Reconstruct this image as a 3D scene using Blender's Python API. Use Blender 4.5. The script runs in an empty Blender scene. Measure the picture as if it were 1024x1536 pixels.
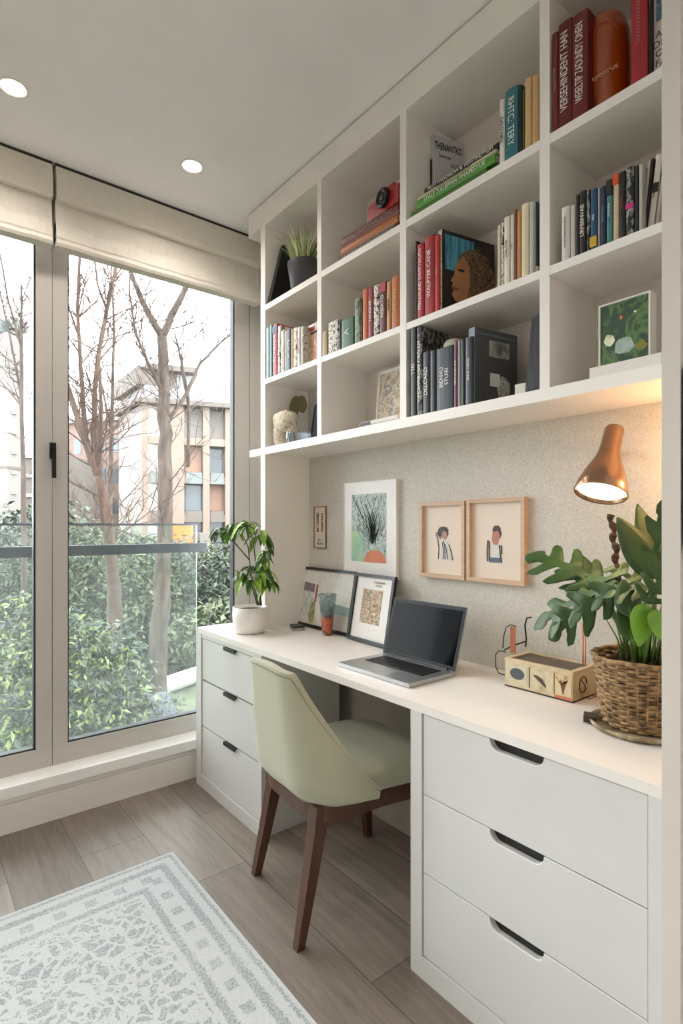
import bpy, bmesh, math, random
from mathutils import Vector, Matrix
PI = math.pi
sc = bpy.context.scene
COL = sc.collection
# ------------------------------------------------------------------ camera, world, lights, exposure
F, PHI, YH = 826.45, .6762, 787.2
CX, CY, CZ = 2.6621, -1.5683, 1.2427
cam_d = bpy.data.cameras.new('camera'); cam = bpy.data.objects.new('camera', cam_d); COL.objects.link(cam)
cam.location = (CX, CY, CZ)
cam_d.sensor_fit = 'VERTICAL'; cam_d.sensor_height = 36; cam_d.lens = F/1536*36
cam_d.shift_y = (YH-768)/1536
cam_d.clip_start = .02; cam_d.clip_end = 300
cam.rotation_euler = (PI/2, 0, PI/2-PHI)
sc.camera = cam
sc.view_settings.view_transform = 'Standard'; sc.view_settings.look = 'None'
sc.view_settings.exposure = 0.46; sc.view_settings.gamma = 1; sc.view_settings.use_curve_mapping = False
try:
    sc.cycles.use_denoising = True; sc.cycles.max_bounces = 8; sc.cycles.diffuse_bounces = 6
    sc.cycles.transparent_max_bounces = 16; sc.cycles.sample_clamp_indirect = 12
    sc.cycles.caustics_reflective = False; sc.cycles.caustics_refractive = False
except Exception: pass
W = bpy.data.worlds.new('overcast_sky'); sc.world = W; W.use_nodes = True
nt = W.node_tree; bg = nt.nodes['Background']
tc = nt.nodes.new('ShaderNodeTexCoord'); nz = nt.nodes.new('ShaderNodeTexNoise'); cr = nt.nodes.new('ShaderNodeValToRGB')
nz.inputs['Scale'].default_value = 2.2; nz.inputs['Detail'].default_value = 4
cr.color_ramp.elements[0].color = (.9, .91, 1, 1); cr.color_ramp.elements[1].color = (1, .98, .975, 1)
nt.links.new(tc.outputs['Generated'], nz.inputs['Vector']); nt.links.new(nz.outputs[0], cr.inputs[0]); nt.links.new(cr.outputs[0], bg.inputs[0])
bg.inputs[1].default_value = 7.6
DOWNLIGHT_W, SHADE_W, GLOW_W = 15.0, 1.6, 1.7

def at(u, v, X=None, Y=None, Z=None, D=None):
    """world point seen at photo position (u, v), at a given X, Y, Z plane or view depth D"""
    c, s = math.cos(PHI), math.sin(PHI); t = (u-512)/F; q = (YH-v)/F
    d = (-c+t*s, s+t*c, q)
    if D is not None: k = D
    elif Z is not None: k = (Z-CZ)/d[2]
    elif Y is not None: k = (Y-CY)/d[1]
    else: k = (X-CX)/d[0]
    return Vector((CX+k*d[0], CY+k*d[1], CZ+k*d[2]))

# ------------------------------------------------------------------ materials
def lin(h):
    if isinstance(h, str):
        h = [int(h[i:i+2], 16)/255 for i in (0, 2, 4)]
        h = [x/12.92 if x <= .04045 else ((x+.055)/1.055)**2.4 for x in h]
    return (h[0], h[1], h[2], 1)
MC = {}
def mat(name, col='808080', rough=.5, metal=0, bump=0, bscale=200, var=0, vscale=5, sheen=0, emit=None, es=0, trans=0, coat=0, stretch=None, spec=None):
    if name in MC: return MC[name]
    m = bpy.data.materials.new(name); m.use_nodes = True; MC[name] = m
    n = m.node_tree; b = n.nodes['Principled BSDF']
    b.inputs['Base Color'].default_value = lin(col); b.inputs['Roughness'].default_value = rough; b.inputs['Metallic'].default_value = metal
    if trans: b.inputs['Transmission Weight'].default_value = trans
    if coat: b.inputs['Coat Weight'].default_value = coat
    if sheen: b.inputs['Sheen Weight'].default_value = sheen
    if spec is not None: b.inputs['Specular IOR Level'].default_value = spec
    if emit: b.inputs['Emission Color'].default_value = lin(emit); b.inputs['Emission Strength'].default_value = es
    c = n.nodes.new('ShaderNodeTexCoord'); mp = n.nodes.new('ShaderNodeMapping'); n.links.new(c.outputs['Object'], mp.inputs[0])
    if stretch: mp.inputs['Scale'].default_value = stretch
    z = n.nodes.new('ShaderNodeTexNoise'); z.inputs['Scale'].default_value = vscale; z.inputs['Detail'].default_value = 6
    n.links.new(mp.outputs[0], z.inputs['Vector'])
    h = n.nodes.new('ShaderNodeHueSaturation'); h.inputs['Color'].default_value = lin(col)
    mr = n.nodes.new('ShaderNodeMapRange'); v_ = max(var, .02)
    mr.inputs[1].default_value = .3; mr.inputs[2].default_value = .7; mr.inputs[3].default_value = 1-v_; mr.inputs[4].default_value = 1+v_
    n.links.new(z.outputs[0], mr.inputs[0]); n.links.new(mr.outputs[0], h.inputs['Value']); n.links.new(h.outputs[0], b.inputs['Base Color'])
    if bump:
        z2 = n.nodes.new('ShaderNodeTexNoise'); z2.inputs['Scale'].default_value = bscale; z2.inputs['Detail'].default_value = 4
        bp = n.nodes.new('ShaderNodeBump'); bp.inputs['Strength'].default_value = bump; bp.inputs['Distance'].default_value = .002
        n.links.new(mp.outputs[0], z2.inputs['Vector']); n.links.new(z2.outputs[0], bp.inputs['Height']); n.links.new(bp.outputs[0], b.inputs['Normal'])
    return m
def ramp_mat(name, cols, scale=12, rough=.5, stretch=(1, 1, 1), detail=6, tex='noise', coat=0, bump=0, lo=.3, hi=.7, dist=0, island=0):
    """noise or voronoi through a colour ramp: prints, stone, bark, foliage"""
    if name in MC: return MC[name]
    m = bpy.data.materials.new(name); m.use_nodes = True; MC[name] = m
    n = m.node_tree; b = n.nodes['Principled BSDF']; b.inputs['Roughness'].default_value = rough
    if coat: b.inputs['Coat Weight'].default_value = coat
    c = n.nodes.new('ShaderNodeTexCoord'); mp = n.nodes.new('ShaderNodeMapping'); mp.inputs['Scale'].default_value = stretch
    n.links.new(c.outputs['Object'], mp.inputs[0])
    if tex == 'noise':
        z = n.nodes.new('ShaderNodeTexNoise'); z.inputs['Detail'].default_value = detail; z.inputs['Distortion'].default_value = dist; z.inputs['Roughness'].default_value = .62
    else:
        z = n.nodes.new('ShaderNodeTexVoronoi')
    z.inputs['Scale'].default_value = scale; n.links.new(mp.outputs[0], z.inputs['Vector'])
    r = n.nodes.new('ShaderNodeValToRGB'); e = r.color_ramp.elements
    k = len(cols)
    for i, cc in enumerate(cols):
        p = lo+(hi-lo)*i/(k-1)
        if i == 0: e[0].position = p; e[0].color = lin(cc)
        elif i == 1: e[1].position = p; e[1].color = lin(cc)
        else: q = e.new(min(p, 1)); q.color = lin(cc)
    out = z.outputs[0]
    if island:
        g = n.nodes.new('ShaderNodeNewGeometry'); mx = n.nodes.new('ShaderNodeMix'); mx.inputs[0].default_value = island
        n.links.new(out, mx.inputs[2]); n.links.new(g.outputs['Random Per Island'], mx.inputs[3]); out = mx.outputs[0]
    n.links.new(out, r.inputs[0]); n.links.new(r.outputs[0], b.inputs['Base Color'])
    if bump:
        bp = n.nodes.new('ShaderNodeBump'); bp.inputs['Strength'].default_value = bump; bp.inputs['Distance'].default_value = .004
        n.links.new(z.outputs[0], bp.inputs['Height']); n.links.new(bp.outputs[0], b.inputs['Normal'])
    return m
def glass_mat(name, tint=(.97, .985, .98), haze=0.0, refl=.06, hcol=(.8, .85, .85), hscale=2.0):
    m = bpy.data.materials.new(name); m.use_nodes = True; n = m.node_tree
    n.nodes.remove(n.nodes['Principled BSDF']); o = n.nodes['Material Output']
    t = n.nodes.new('ShaderNodeBsdfTransparent'); t.inputs[0].default_value = (*tint, 1)
    g = n.nodes.new('ShaderNodeBsdfGlossy'); g.inputs['Roughness'].default_value = .01; g.inputs[0].default_value = (.9, .95, 1, 1)
    fr = n.nodes.new('ShaderNodeFresnel'); fr.inputs[0].default_value = 1.3
    mx = n.nodes.new('ShaderNodeMixShader'); ma = n.nodes.new('ShaderNodeMath'); ma.operation = 'MULTIPLY'; ma.inputs[1].default_value = refl/.06
    n.links.new(fr.outputs[0], ma.inputs[0]); n.links.new(ma.outputs[0], mx.inputs[0]); n.links.new(t.outputs[0], mx.inputs[1]); n.links.new(g.outputs[0], mx.inputs[2])
    last = mx
    if haze:
        d = n.nodes.new('ShaderNodeBsdfTranslucent'); d.inputs[0].default_value = (*hcol, 1)
        c = n.nodes.new('ShaderNodeTexCoord'); z = n.nodes.new('ShaderNodeTexNoise'); z.inputs['Scale'].default_value = hscale; z.inputs['Detail'].default_value = 5
        r = n.nodes.new('ShaderNodeMapRange'); r.inputs[1].default_value = .35; r.inputs[2].default_value = .7; r.inputs[3].default_value = haze*.25; r.inputs[4].default_value = haze
        n.links.new(c.outputs['Object'], z.inputs['Vector']); n.links.new(z.outputs[0], r.inputs[0])
        m2 = n.nodes.new('ShaderNodeMixShader'); n.links.new(r.outputs[0], m2.inputs[0]); n.links.new(mx.outputs[0], m2.inputs[1]); n.links.new(d.outputs[0], m2.inputs[2]); last = m2
    n.links.new(last.outputs[0], o.inputs[0])
    return m

# ------------------------------------------------------------------ mesh helpers
def link_mesh(name, me, m=None, parent=None, smooth=False):
    o = bpy.data.objects.new(name, me); COL.objects.link(o)
    if m: 
        for mm in (m if isinstance(m, (list, tuple)) else [m]): me.materials.append(mm)
    if parent: o.parent = parent
    if smooth:
        for p in me.polygons: p.use_smooth = True
    return o
def obj(name, bm, m=None, parent=None, smooth=False, bevel=0, seg=2):
    if bevel:
        bmesh.ops.bevel(bm, geom=[e for e in bm.edges if e.calc_face_angle(0) > .6], offset=bevel, segments=seg, profile=.5, affect='EDGES', clamp_overlap=True)
    bmesh.ops.recalc_face_normals(bm, faces=bm.faces)
    me = bpy.data.meshes.new(name); bm.to_mesh(me); bm.free()
    return link_mesh(name, me, m, parent, smooth)
def B(): return bmesh.new()
def box(bm, x0, x1, y0, y1, z0, z1):
    v = [bm.verts.new((x, y, z)) for x in (x0, x1) for y in (y0, y1) for z in (z0, z1)]
    for f in ((0, 1, 3, 2), (4, 6, 7, 5), (0, 4, 5, 1), (2, 3, 7, 6), (0, 2, 6, 4), (1, 5, 7, 3)): bm.faces.new([v[i] for i in f])
    return v
def bx(name, x0, x1, y0, y1, z0, z1, m, parent=None, bevel=0, seg=2):
    bm = B(); box(bm, x0, x1, y0, y1, z0, z1); return obj(name, bm, m, parent, bevel=bevel, seg=seg)
def tube(bm, pts, r, seg=8, cap=True):
    pts = [Vector(p) for p in pts]; n = len(pts)
    rs = r if isinstance(r, (list, tuple)) else [r]*n
    rings = []; up = None
    for i, p in enumerate(pts):
        d = (pts[min(i+1, n-1)]-pts[max(i-1, 0)])
        if d.length < 1e-9: d = Vector((0, 0, 1))
        d.normalize()
        if up is None: up = d.orthogonal().normalized()
        up = (up-d*up.dot(d)); up = up.normalized() if up.length > 1e-6 else d.orthogonal().normalized()
        w = d.cross(up)
        rings.append([bm.verts.new(p+(up*math.cos(2*PI*k/seg)+w*math.sin(2*PI*k/seg))*rs[i]) for k in range(seg)])
    for a, b in zip(rings, rings[1:]):
        for k in range(seg): bm.faces.new((a[k], a[(k+1) % seg], b[(k+1) % seg], b[k]))
    if cap and seg > 2:
        bm.faces.new(rings[0][::-1]); bm.faces.new(rings[-1])
def lathe(bm, prof, seg=32, c=(0, 0, 0), sx=1, sy=1, close=False):
    rings = []
    for r, z in prof:
        rings.append([bm.verts.new((c[0]+r*sx*math.cos(2*PI*k/seg), c[1]+r*sy*math.sin(2*PI*k/seg), c[2]+z)) for k in range(seg)])
    pr = list(zip(rings, rings[1:]))+([(rings[-1], rings[0])] if close else [])
    for a, b in pr:
        for k in range(seg): bm.faces.new((a[k], a[(k+1) % seg], b[(k+1) % seg], b[k]))
    if not close:
        bm.faces.new(rings[0][::-1]); bm.faces.new(rings[-1])
def prism(bm, pts, f, d):
    """polygon pts (2D) mapped by f to 3D, extruded by vector d"""
    a = [bm.verts.new(Vector(f(*p))) for p in pts]; b = [bm.verts.new(v.co+Vector(d)) for v in a]
    bm.faces.new(a); bm.faces.new(b[::-1]); n = len(a)
    for i in range(n): bm.faces.new((a[i], b[i], b[(i+1) % n], a[(i+1) % n]))
def tag(o, label=None, cat=None, group=None, kind=None):
    if label: o['label'] = label
    if cat: o['category'] = cat
    if group: o['group'] = group
    if kind: o['kind'] = kind
    return o
def thing(name, label, cat, loc=(0, 0, 0), rz=0, group=None):
    o = bpy.data.objects.new(name, None); COL.objects.link(o); o.empty_display_size = .05
    o.location = loc; o.rotation_euler = (0, 0, rz)
    return tag(o, label, cat, group)
def struct(o, label=None): return tag(o, label, None, None, 'structure')
def text(parent, s, loc, size, rot, m, sx=1, name='lettering', align='CENTER', bold=.0):
    c = bpy.data.curves.new(name, 'FONT'); c.body = s; c.size = size; c.align_x = align; c.align_y = 'CENTER'; c.extrude = .0002; c.offset = bold
    o = bpy.data.objects.new(name, c); COL.objects.link(o); c.materials.append(m); o.parent = parent
    o.location = loc; o.rotation_euler = rot; o.scale = (sx, 1, 1)
    return o
R = math.radians

# shared paints
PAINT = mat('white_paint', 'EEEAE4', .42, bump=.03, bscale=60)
PAINT_SHADE = mat('shelf_paint_shade', 'DDD5CC', .55)  # white paint tinted darker and warmer, bay lighting put into the colour
TOPM = mat('worktop_laminate', 'E5E0DA', .38, bump=.02, bscale=90)
DRAW = mat('drawer_paint', 'D0D0CD', .4)
WALLP = mat('wall_paint', 'ECE9E5', .8, bump=.05, bscale=120)
CEIL = mat('ceiling_paint', 'F6F6F5', .85)
FRAMEM = mat('window_frame_paint', 'C0BBB4', .35, metal=0, spec=.4)
DARKG = mat('dark_gasket', '24282D', .5)
BLACKM = mat('black_metal', '17181A', .4, metal=.3)
WHITEI = mat('white_ink', 'E8E6E0', .5)
BLACKI = mat('black_ink', '1A1918', .5)
PAPERM = mat('book_pages', 'E4DAC4', .8, var=.08, vscale=40, stretch=(30, 1, 1))

# ------------------------------------------------------------------ room shell
WY = .03          # face of the desk wall
ZC = 2.774        # ceiling
RX, RY = 4.6, -4.4
def floor_mat():
    m = bpy.data.materials.new('wood_floor'); m.use_nodes = True; n = m.node_tree; b = n.nodes['Principled BSDF']
    c = n.nodes.new('ShaderNodeTexCoord'); mp = n.nodes.new('ShaderNodeMapping'); mp.inputs['Location'].default_value = (.245, .1, 0)
    n.links.new(c.outputs['Object'], mp.inputs[0])
    br = n.nodes.new('ShaderNodeTexBrick'); br.inputs['Scale'].default_value = 1; br.inputs['Brick Width'].default_value = 1.1; br.inputs['Row Height'].default_value = .235
    br.inputs['Mortar Size'].default_value = .0016; br.inputs['Mortar Smooth'].default_value = .1; br.offset = .37; br.inputs['Bias'].default_value = 0
    br.inputs['Color1'].default_value = lin('9A8D82'); br.inputs['Color2'].default_value = lin('766A60'); br.inputs['Mortar'].default_value = lin('534B43')
    n.links.new(mp.outputs[0], br.inputs['Vector'])
    m2 = n.nodes.new('ShaderNodeMapping'); m2.inputs['Scale'].default_value = (2.2, 26, 1); n.links.new(c.outputs['Object'], m2.inputs[0])
    z = n.nodes.new('ShaderNodeTexNoise'); z.inputs['Scale'].default_value = 1.6; z.inputs['Detail'].default_value = 8; z.inputs['Distortion'].default_value = .7; z.inputs['Roughness'].default_value = .65
    n.links.new(m2.outputs[0], z.inputs['Vector'])
    r = n.nodes.new('ShaderNodeMapRange'); r.inputs[1].default_value = .3; r.inputs[2].default_value = .72; r.inputs[3].default_value = .70; r.inputs[4].default_value = 1.2
    n.links.new(z.outputs[0], r.inputs[0])
    h = n.nodes.new('ShaderNodeHueSaturation'); n.links.new(br.outputs[0], h.inputs['Color']); n.links.new(r.outputs[0], h.inputs['Value'])
    n.links.new(h.outputs[0], b.inputs['Base Color']); b.inputs['Roughness'].default_value = .42
    bp = n.nodes.new('ShaderNodeBump'); bp.inputs['Strength'].default_value = .12; bp.inputs['Distance'].default_value = .002
    n.links.new(z.outputs[0], bp.inputs['Height']); n.links.new(bp.outputs[0], b.inputs['Normal'])
    return m
struct(bx('floor', -.25, RX, RY, WY+.1, -.12, 0, floor_mat()))
struct(bx('ceiling', -.25, RX, RY, WY+.1, ZC, ZC+.15, CEIL))
def wallpaper():
    m = bpy.data.materials.new('textured_wallpaper'); m.use_nodes = True; n = m.node_tree; b = n.nodes['Principled BSDF']; b.inputs['Roughness'].default_value = .6
    c = n.nodes.new('ShaderNodeTexCoord')
    z = n.nodes.new('ShaderNodeTexNoise'); z.inputs['Scale'].default_value = 190; z.inputs['Detail'].default_value = 5; z.inputs['Distortion'].default_value = 1.0
    z3 = n.nodes.new('ShaderNodeTexNoise'); z3.inputs['Scale'].default_value = 9
    n.links.new(c.outputs['Object'], z.inputs['Vector']); n.links.new(c.outputs['Object'], z3.inputs['Vector'])
    r = n.nodes.new('ShaderNodeValToRGB'); r.color_ramp.elements[0].position = .38; r.color_ramp.elements[0].color = lin('BFBBB0'); r.color_ramp.elements[1].position = .68; r.color_ramp.elements[1].color = lin('D8D4CA')
    n.links.new(z.outputs[0], r.inputs[0]); n.links.new(r.outputs[0], b.inputs['Base Color'])
    bp = n.nodes.new('ShaderNodeBump'); bp.inputs['Strength'].default_value = .22; bp.inputs['Distance'].default_value = .0015
    n.links.new(z.outputs[0], bp.inputs['Height']); n.links.new(bp.outputs[0], b.inputs['Normal'])
    return m
struct(bx('wall_back', -.25, 2.27, WY, WY+.12, 0, ZC, wallpaper()))
struct(bx('wall_right', 2.267, RX, -.44, WY+.12, 0, ZC, WALLP))
struct(bx('wall_side', RX, RX+.12, RY, WY, 0, ZC, WALLP))
struct(bx('wall_rear', -.25, RX, RY-.12, RY, 0, ZC, WALLP))
struct(bx('wall_left', -.25, .0, RY, -4.15, 0, ZC, WALLP))
# under-window box, sill, baseboard
struct(bx('wall_window_apron', -.25, .085, -4.15, WY, 0, .15, WALLP))
o = struct(bx('trim_1', -.08, .113, -4.15, WY, .148, .192, mat('sill_white', 'F6F5F2', .4), bevel=.004))
struct(bx('baseboard_window', .085, .097, -4.15, WY, 0, .118, PAINT, bevel=.004))
struct(bx('trim_2', -.12, .03, -4.15, WY, 2.66, ZC, FRAMEM))
# window frames: four sashes of one glazed wall
CLEAR = glass_mat('window_glass', (.955, .975, .97), haze=.006, refl=.05, hscale=1.2)
def window(n, y0, y1, ylg, yrg, lever=None):
    w = thing('window_%d' % n, None, None); w['kind'] = 'structure'
    zb, zt, gb, gt = .192, 2.66, .275, 2.56
    bm = B()
    box(bm, -.055, .0, y0, ylg, zb, zt); box(bm, -.055, .0, yrg, y1, zb, zt)
    box(bm, -.055, .0, ylg, yrg, zb, gb); box(bm, -.055, .0, ylg, yrg, gt, zt)
    obj('sash', bm, FRAMEM, w, bevel=.003)
    bm = B(); g = .007
    box(bm, -.05, -.012, ylg, ylg+g, gb, gt); box(bm, -.05, -.012, yrg-g, yrg, gb, gt); box(bm, -.05, -.012, ylg, yrg, gb, gb+g); box(bm, -.05, -.012, ylg, yrg, gt-g*3, gt)
    obj('gasket', bm, DARKG, w)
    bx('glass_pane', -.034, -.028, ylg+.001, yrg-.001, gb+.001, gt-.001, CLEAR, w)
    if lever:
        bm = B(); box(bm, 0, .012, lever-.012, lever+.012, 1.53, 1.60); box(bm, .012, .03, lever-.008, lever+.008, 1.55, 1.575); box(bm, .022, .034, lever-.008, lever+.008, 1.445, 1.575)
        obj('lever_handle', bm, BLACKM, w, bevel=.003)
    return w
window(1, -1.0465, -.078, -.986, -.162, -1.047)
window(2, -2.08, -1.0495, -2.01, -1.111)
window(3, -3.11, -2.083, -3.05, -2.15)
window(4, -4.15, -3.113, -4.08, -3.18)
# fixed corner frame profiles right of the sash
bm = B(); box(bm, -.055, .004, -.075, -.046, .192, 2.66); box(bm, -.055, .0, -.0435, .0, .192, 2.66); struct(obj('trim_3', bm, FRAMEM, bevel=.002))
struct(bx('trim_4', -.055, -.004, -.0785, -.0425, .192, 2.66, DARKG))
struct(bx('trim_5', -.055, .0, .0, WY, .192, 2.66, mat('corner_shadow_gap', '3A3D40', .6)))  # solid dark filler, shade of the corner gap put into its colour

# ------------------------------------------------------------------ exterior
G0 = -3.0
grass = ramp_mat('ground_grass', ['2C3420', '444C34', '57573F'], 1.2, .9)
gr = bx('ground', -90, -1.2, -60, 70, G0-.3, G0, grass); struct(gr)
pth = at(250, 1030, Z=G0)
bm = B(); tube(bm, [at(180, 1062, Z=G0+.25), at(215, 1043, Z=G0+.25), at(250, 1027, Z=G0+.25), at(300, 1010, Z=G0+.25), at(380, 985, Z=G0+.25)], .22, 8)
struct(obj('kerb', bm, mat('pale_stone', 'A2A19B', .8, var=.1), smooth=True))
def rnd_leafs(name, pts, size, seed, m, parent=None, droop=0.3, aspect=.45):
    rg = random.Random(seed); vs = []; fs = []
    for p in pts:
        L = size*rg.uniform(.6, 1.3); w = L*aspect
        a = rg.uniform(0, 2*PI); b = rg.gauss(-droop, .6)
        d = Vector((math.cos(a)*math.cos(b), math.sin(a)*math.cos(b), math.sin(b)))
        s = d.cross(Vector((rg.gauss(0, .5), rg.gauss(0, .5), 1))); s = s.normalized()*w*.5
        i = len(vs); q = d*L
        up = s.cross(d)*(.35)
        vs += [p, p+q*.45+s+up, p+q-up*.5, p+q*.45-s+up]
        fs += [(i, i+1, i+2), (i, i+2, i+3)]
    me = bpy.data.meshes.new(name); me.from_pydata([tuple(v) for v in vs], [], fs); me.update()
    return link_mesh(name, me, m, parent)
def foliage_pts(c, r, n, seed, lump=.35, shell=.75):
    rg = random.Random(seed); pts = []
    lumps = [(Vector((rg.gauss(0, 1), rg.gauss(0, 1), rg.gauss(0, 1))).normalized(), rg.uniform(-lump, lump)) for _ in range(22)]
    while len(pts) < n:
        d = Vector((rg.gauss(0, 1), rg.gauss(0, 1), rg.gauss(0, 1))).normalized()
        k = 1
        for l, a in lumps:
            t = d.dot(l)
            if t > .6: k += a*(t-.6)*2
        k *= shell+(1-shell)*rg.random()**.5
        pts.append(Vector((c[0]+d.x*r[0]*k, c[1]+d.y*r[1]*k, c[2]+d.z*r[2]*k)))
    return pts
LEAF_A = ramp_mat('laurel_leaves', ['080D06', '17240F', '3A4A1C', '768240'], .8, .35, island=.7, lo=.15, hi=.9)
LEAF_B = ramp_mat('evergreen_leaves', ['0B140E', '18271B', '2B3D28', '45563B'], .6, .45, island=.7, lo=.15, hi=.9)
LEAF_C = ramp_mat('pale_leaves', ['26311F', '3F492F', '545D3F', '696E50'], .5, .6, island=.7, lo=.15, hi=.9)
BARK = ramp_mat('brown_bark', ['231812', '3A2A20', '4E3C2E'], 9, .9, stretch=(1, 1, .25), bump=.4)
BARK2 = ramp_mat('grey_bark', ['26201C', '40362E', '544940'], 9, .9, stretch=(1, 1, .25), bump=.4)
def shrub(name, label, cat, c, r, n, size, seed, m, stem=True, group=None):
    t = thing(name, label, cat, (c[0], c[1], G0), 0, group)
    cc = (0, 0, c[2]-G0)
    core = foliage_pts(cc, (r[0]*.8, r[1]*.8, r[2]*.8), n//3, seed+1, shell=.6)
    rnd_leafs('foliage', foliage_pts(cc, r, n, seed)+core, size, seed, m, t)
    if stem:
        bm = B(); rg = random.Random(seed)
        for k in range(7):
            a = rg.uniform(0, 6.28); tube(bm, [(math.cos(a)*.08, math.sin(a)*.08, 0), (math.cos(a)*r[0]*.3, math.sin(a)*r[1]*.3, cc[2]*.6), (math.cos(a)*r[0]*.6, math.sin(a)*r[1]*.6, cc[2]+r[2]*.3)], [.06, .035, .01], 5)
        obj('stems', bm, BARK, t)
    return t
c = at(20, 1010, D=6.3); shrub('laurel_bush', 'tall leafy green bush close outside the narrow left window pane', 'bush', (c.x, c.y, -1.35), (1.15, 1.5, 1.75), 9000, .11, 3, LEAF_A)
c = at(128, 1010, D=7.2); shrub('laurel_bush', 'tall glossy green bush below the balcony rail beside the window mullion', 'bush', (c.x, c.y, -1.55), (.9, .8, 1.75), 8000, .12, 8, LEAF_A)
c = at(180, 1080, D=8.5); shrub('laurel_bush', 'low dark green bush at the foot of the leaning bare tree', 'bush', (c.x, c.y, -2.4), (.8, .8, .85), 3500, .11, 9, LEAF_B)
bgs = [(-10, 1.9, 16, 2.6, 2.9, 'B', 'dark evergreen tree behind the narrow left pane'), (60, .5, 19, 2.4, 2.6, 'C', 'pale bushy tree hidden partly by the window mullion'),
       (130, .9, 17, 2.1, 2.5, 'C', 'pale green bushy tree left of the leaning trunk'), (190, .3, 21, 2.3, 2.7, 'B', 'bluish evergreen tree between the two bare trunks'),
       (232, .9, 25, 2.6, 3.2, 'C', 'yellow green loose tree straight behind the forked trunk'), (285, .2, 20, 2.1, 2.5, 'B', 'dense evergreen tree right of the forked trunk'),
       (340, .8, 23, 2.6, 2.8, 'C', 'pale green tree showing beside the leafy desk plant'), (400, .9, 20, 2.4, 2.9, 'B', 'evergreen tree beyond the corner of the window'),
       (255, -1.6, 17.5, 1.6, 1.2, 'B', 'low round evergreen shrub behind the pale kerb'), (310, -1.5, 17, 1.6, 1.3, 'C', 'low pale shrub behind the pale kerb'),
       (160, -1.4, 13.5, 1.3, 1.3, 'B', 'round shrub behind the glossy bush'), (55, -1.2, 11, 1.5, 1.6, 'B', 'dark shrub between the two glossy bushes')]
for i, (u, zt, D, rr, rz, k, lb) in enumerate(bgs):
    p = at(u, 900, D=D)
    shrub('evergreen_tree' if k == 'B' else 'bushy_tree', lb, 'tree' if rz > 2 else 'shrub', (p.x, p.y, zt-rz), (rr, rr, rz), 5200, .24, 40+i, LEAF_B if k == 'B' else LEAF_C, group='greenery in the garden below')
# bare trees, drawn along their main limbs and grown with random twigs
def bare_tree(name, label, limbs, seed, m, twigs=60, tl=1.3):
    rg = random.Random(seed); base = limbs[0][0]
    b0 = at(base[0], base[1], D=base[2]); t = thing(name, label, 'tree', (b0.x, b0.y, G0))
    off = Vector((b0.x, b0.y, G0)); main = B(); tw = B(); nodes = []
    for L in limbs:
        pts = []; rs = []
        for (u, v, D, w) in L:
            p = at(u, v, D=D)-off; pts.append(p); rs.append(w/2/F*D)
        if L is limbs[0]: pts.insert(0, Vector((pts[0].x, pts[0].y, -.1))); rs.insert(0, rs[0]*1.1)
        P = []; Q = []
        for i in range(len(pts)-1):
            for k in range(4):
                f = k/4; P.append(pts[i].lerp(pts[i+1], f)+Vector((rg.gauss(0, .1), rg.gauss(0, .1), 0))*rs[i]*(1 if k else 0)); Q.append(rs[i]*(1-f)+rs[i+1]*f)
        P.append(pts[-1]); Q.append(rs[-1]); tube(main, P, Q, 7)
        nodes += [(p, r, (P[min(i+1, len(P)-1)]-P[max(i-1, 0)]).normalized()) for i, (p, r) in enumerate(zip(P, Q)) if p.z > 3.6]
    def grow(p, d, L, r, depth):
        pts = [p]; q = p.copy(); dd = d.copy(); n = 5
        for i in range(n):
            dd = (dd+Vector((rg.gauss(0, .16), rg.gauss(0, .16), rg.gauss(.05, .12)))).normalized(); q = q+dd*L/n; pts.append(q)
            if depth > 0 and rg.random() < .75:
                sd = (dd+Vector((rg.gauss(0, .6), rg.gauss(0, .6), rg.gauss(.15, .45)))).normalized(); grow(q, sd, L*rg.uniform(.4, .65), r*.6, depth-1)
        tube(tw, pts, [r*(1-i/(n+1)*.75) for i in range(n+1)], 3, cap=False)
    for i in range(twigs):
        p, r, d = rg.choice(nodes)
        a = rg.uniform(0, 2*PI); sd = Vector((math.cos(a), math.sin(a), rg.uniform(-.1, .9))).normalized()
        grow(p, (d*.5+sd).normalized(), tl*rg.uniform(.5, 1.3), min(r*.5, .016), 2)
    obj('trunk', main, m, t, smooth=True); obj('twigs', tw, m, t)
    return t
bare_tree('bare_tree', 'leafless tree with a straight trunk forking high into a Y', [
    [(236, 1025, 13, 30), (240, 930, 13, 27), (247, 820, 13, 24), (248, 700, 13, 21), (247, 600, 13, 18), (243, 505, 13, 15)],
    [(243, 505, 13, 12), (222, 470, 13, 9), (200, 420, 12.6, 7), (188, 380, 12.3, 5), (180, 320, 12, 3)],
    [(243, 505, 13, 12), (262, 465, 13.4, 10), (282, 425, 13.6, 8), (300, 380, 14, 6), (318, 320, 14.4, 4)],
    [(246, 590, 13, 7), (222, 545, 12.6, 5), (203, 500, 12.3, 4), (194, 440, 12, 3), (196, 360, 12, 2)],
    [(247, 640, 13, 7), (280, 590, 13.4, 6), (300, 545, 13.6, 4.5), (330, 515, 14, 3.5), (352, 495, 14.2, 3)],
    [(282, 700, 13.4, 6), (283, 600, 13.6, 5), (272, 540, 13.6, 3.5), (262, 500, 13.6, 2.5)]], 5, BARK2, 85, 1.5)
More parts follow.
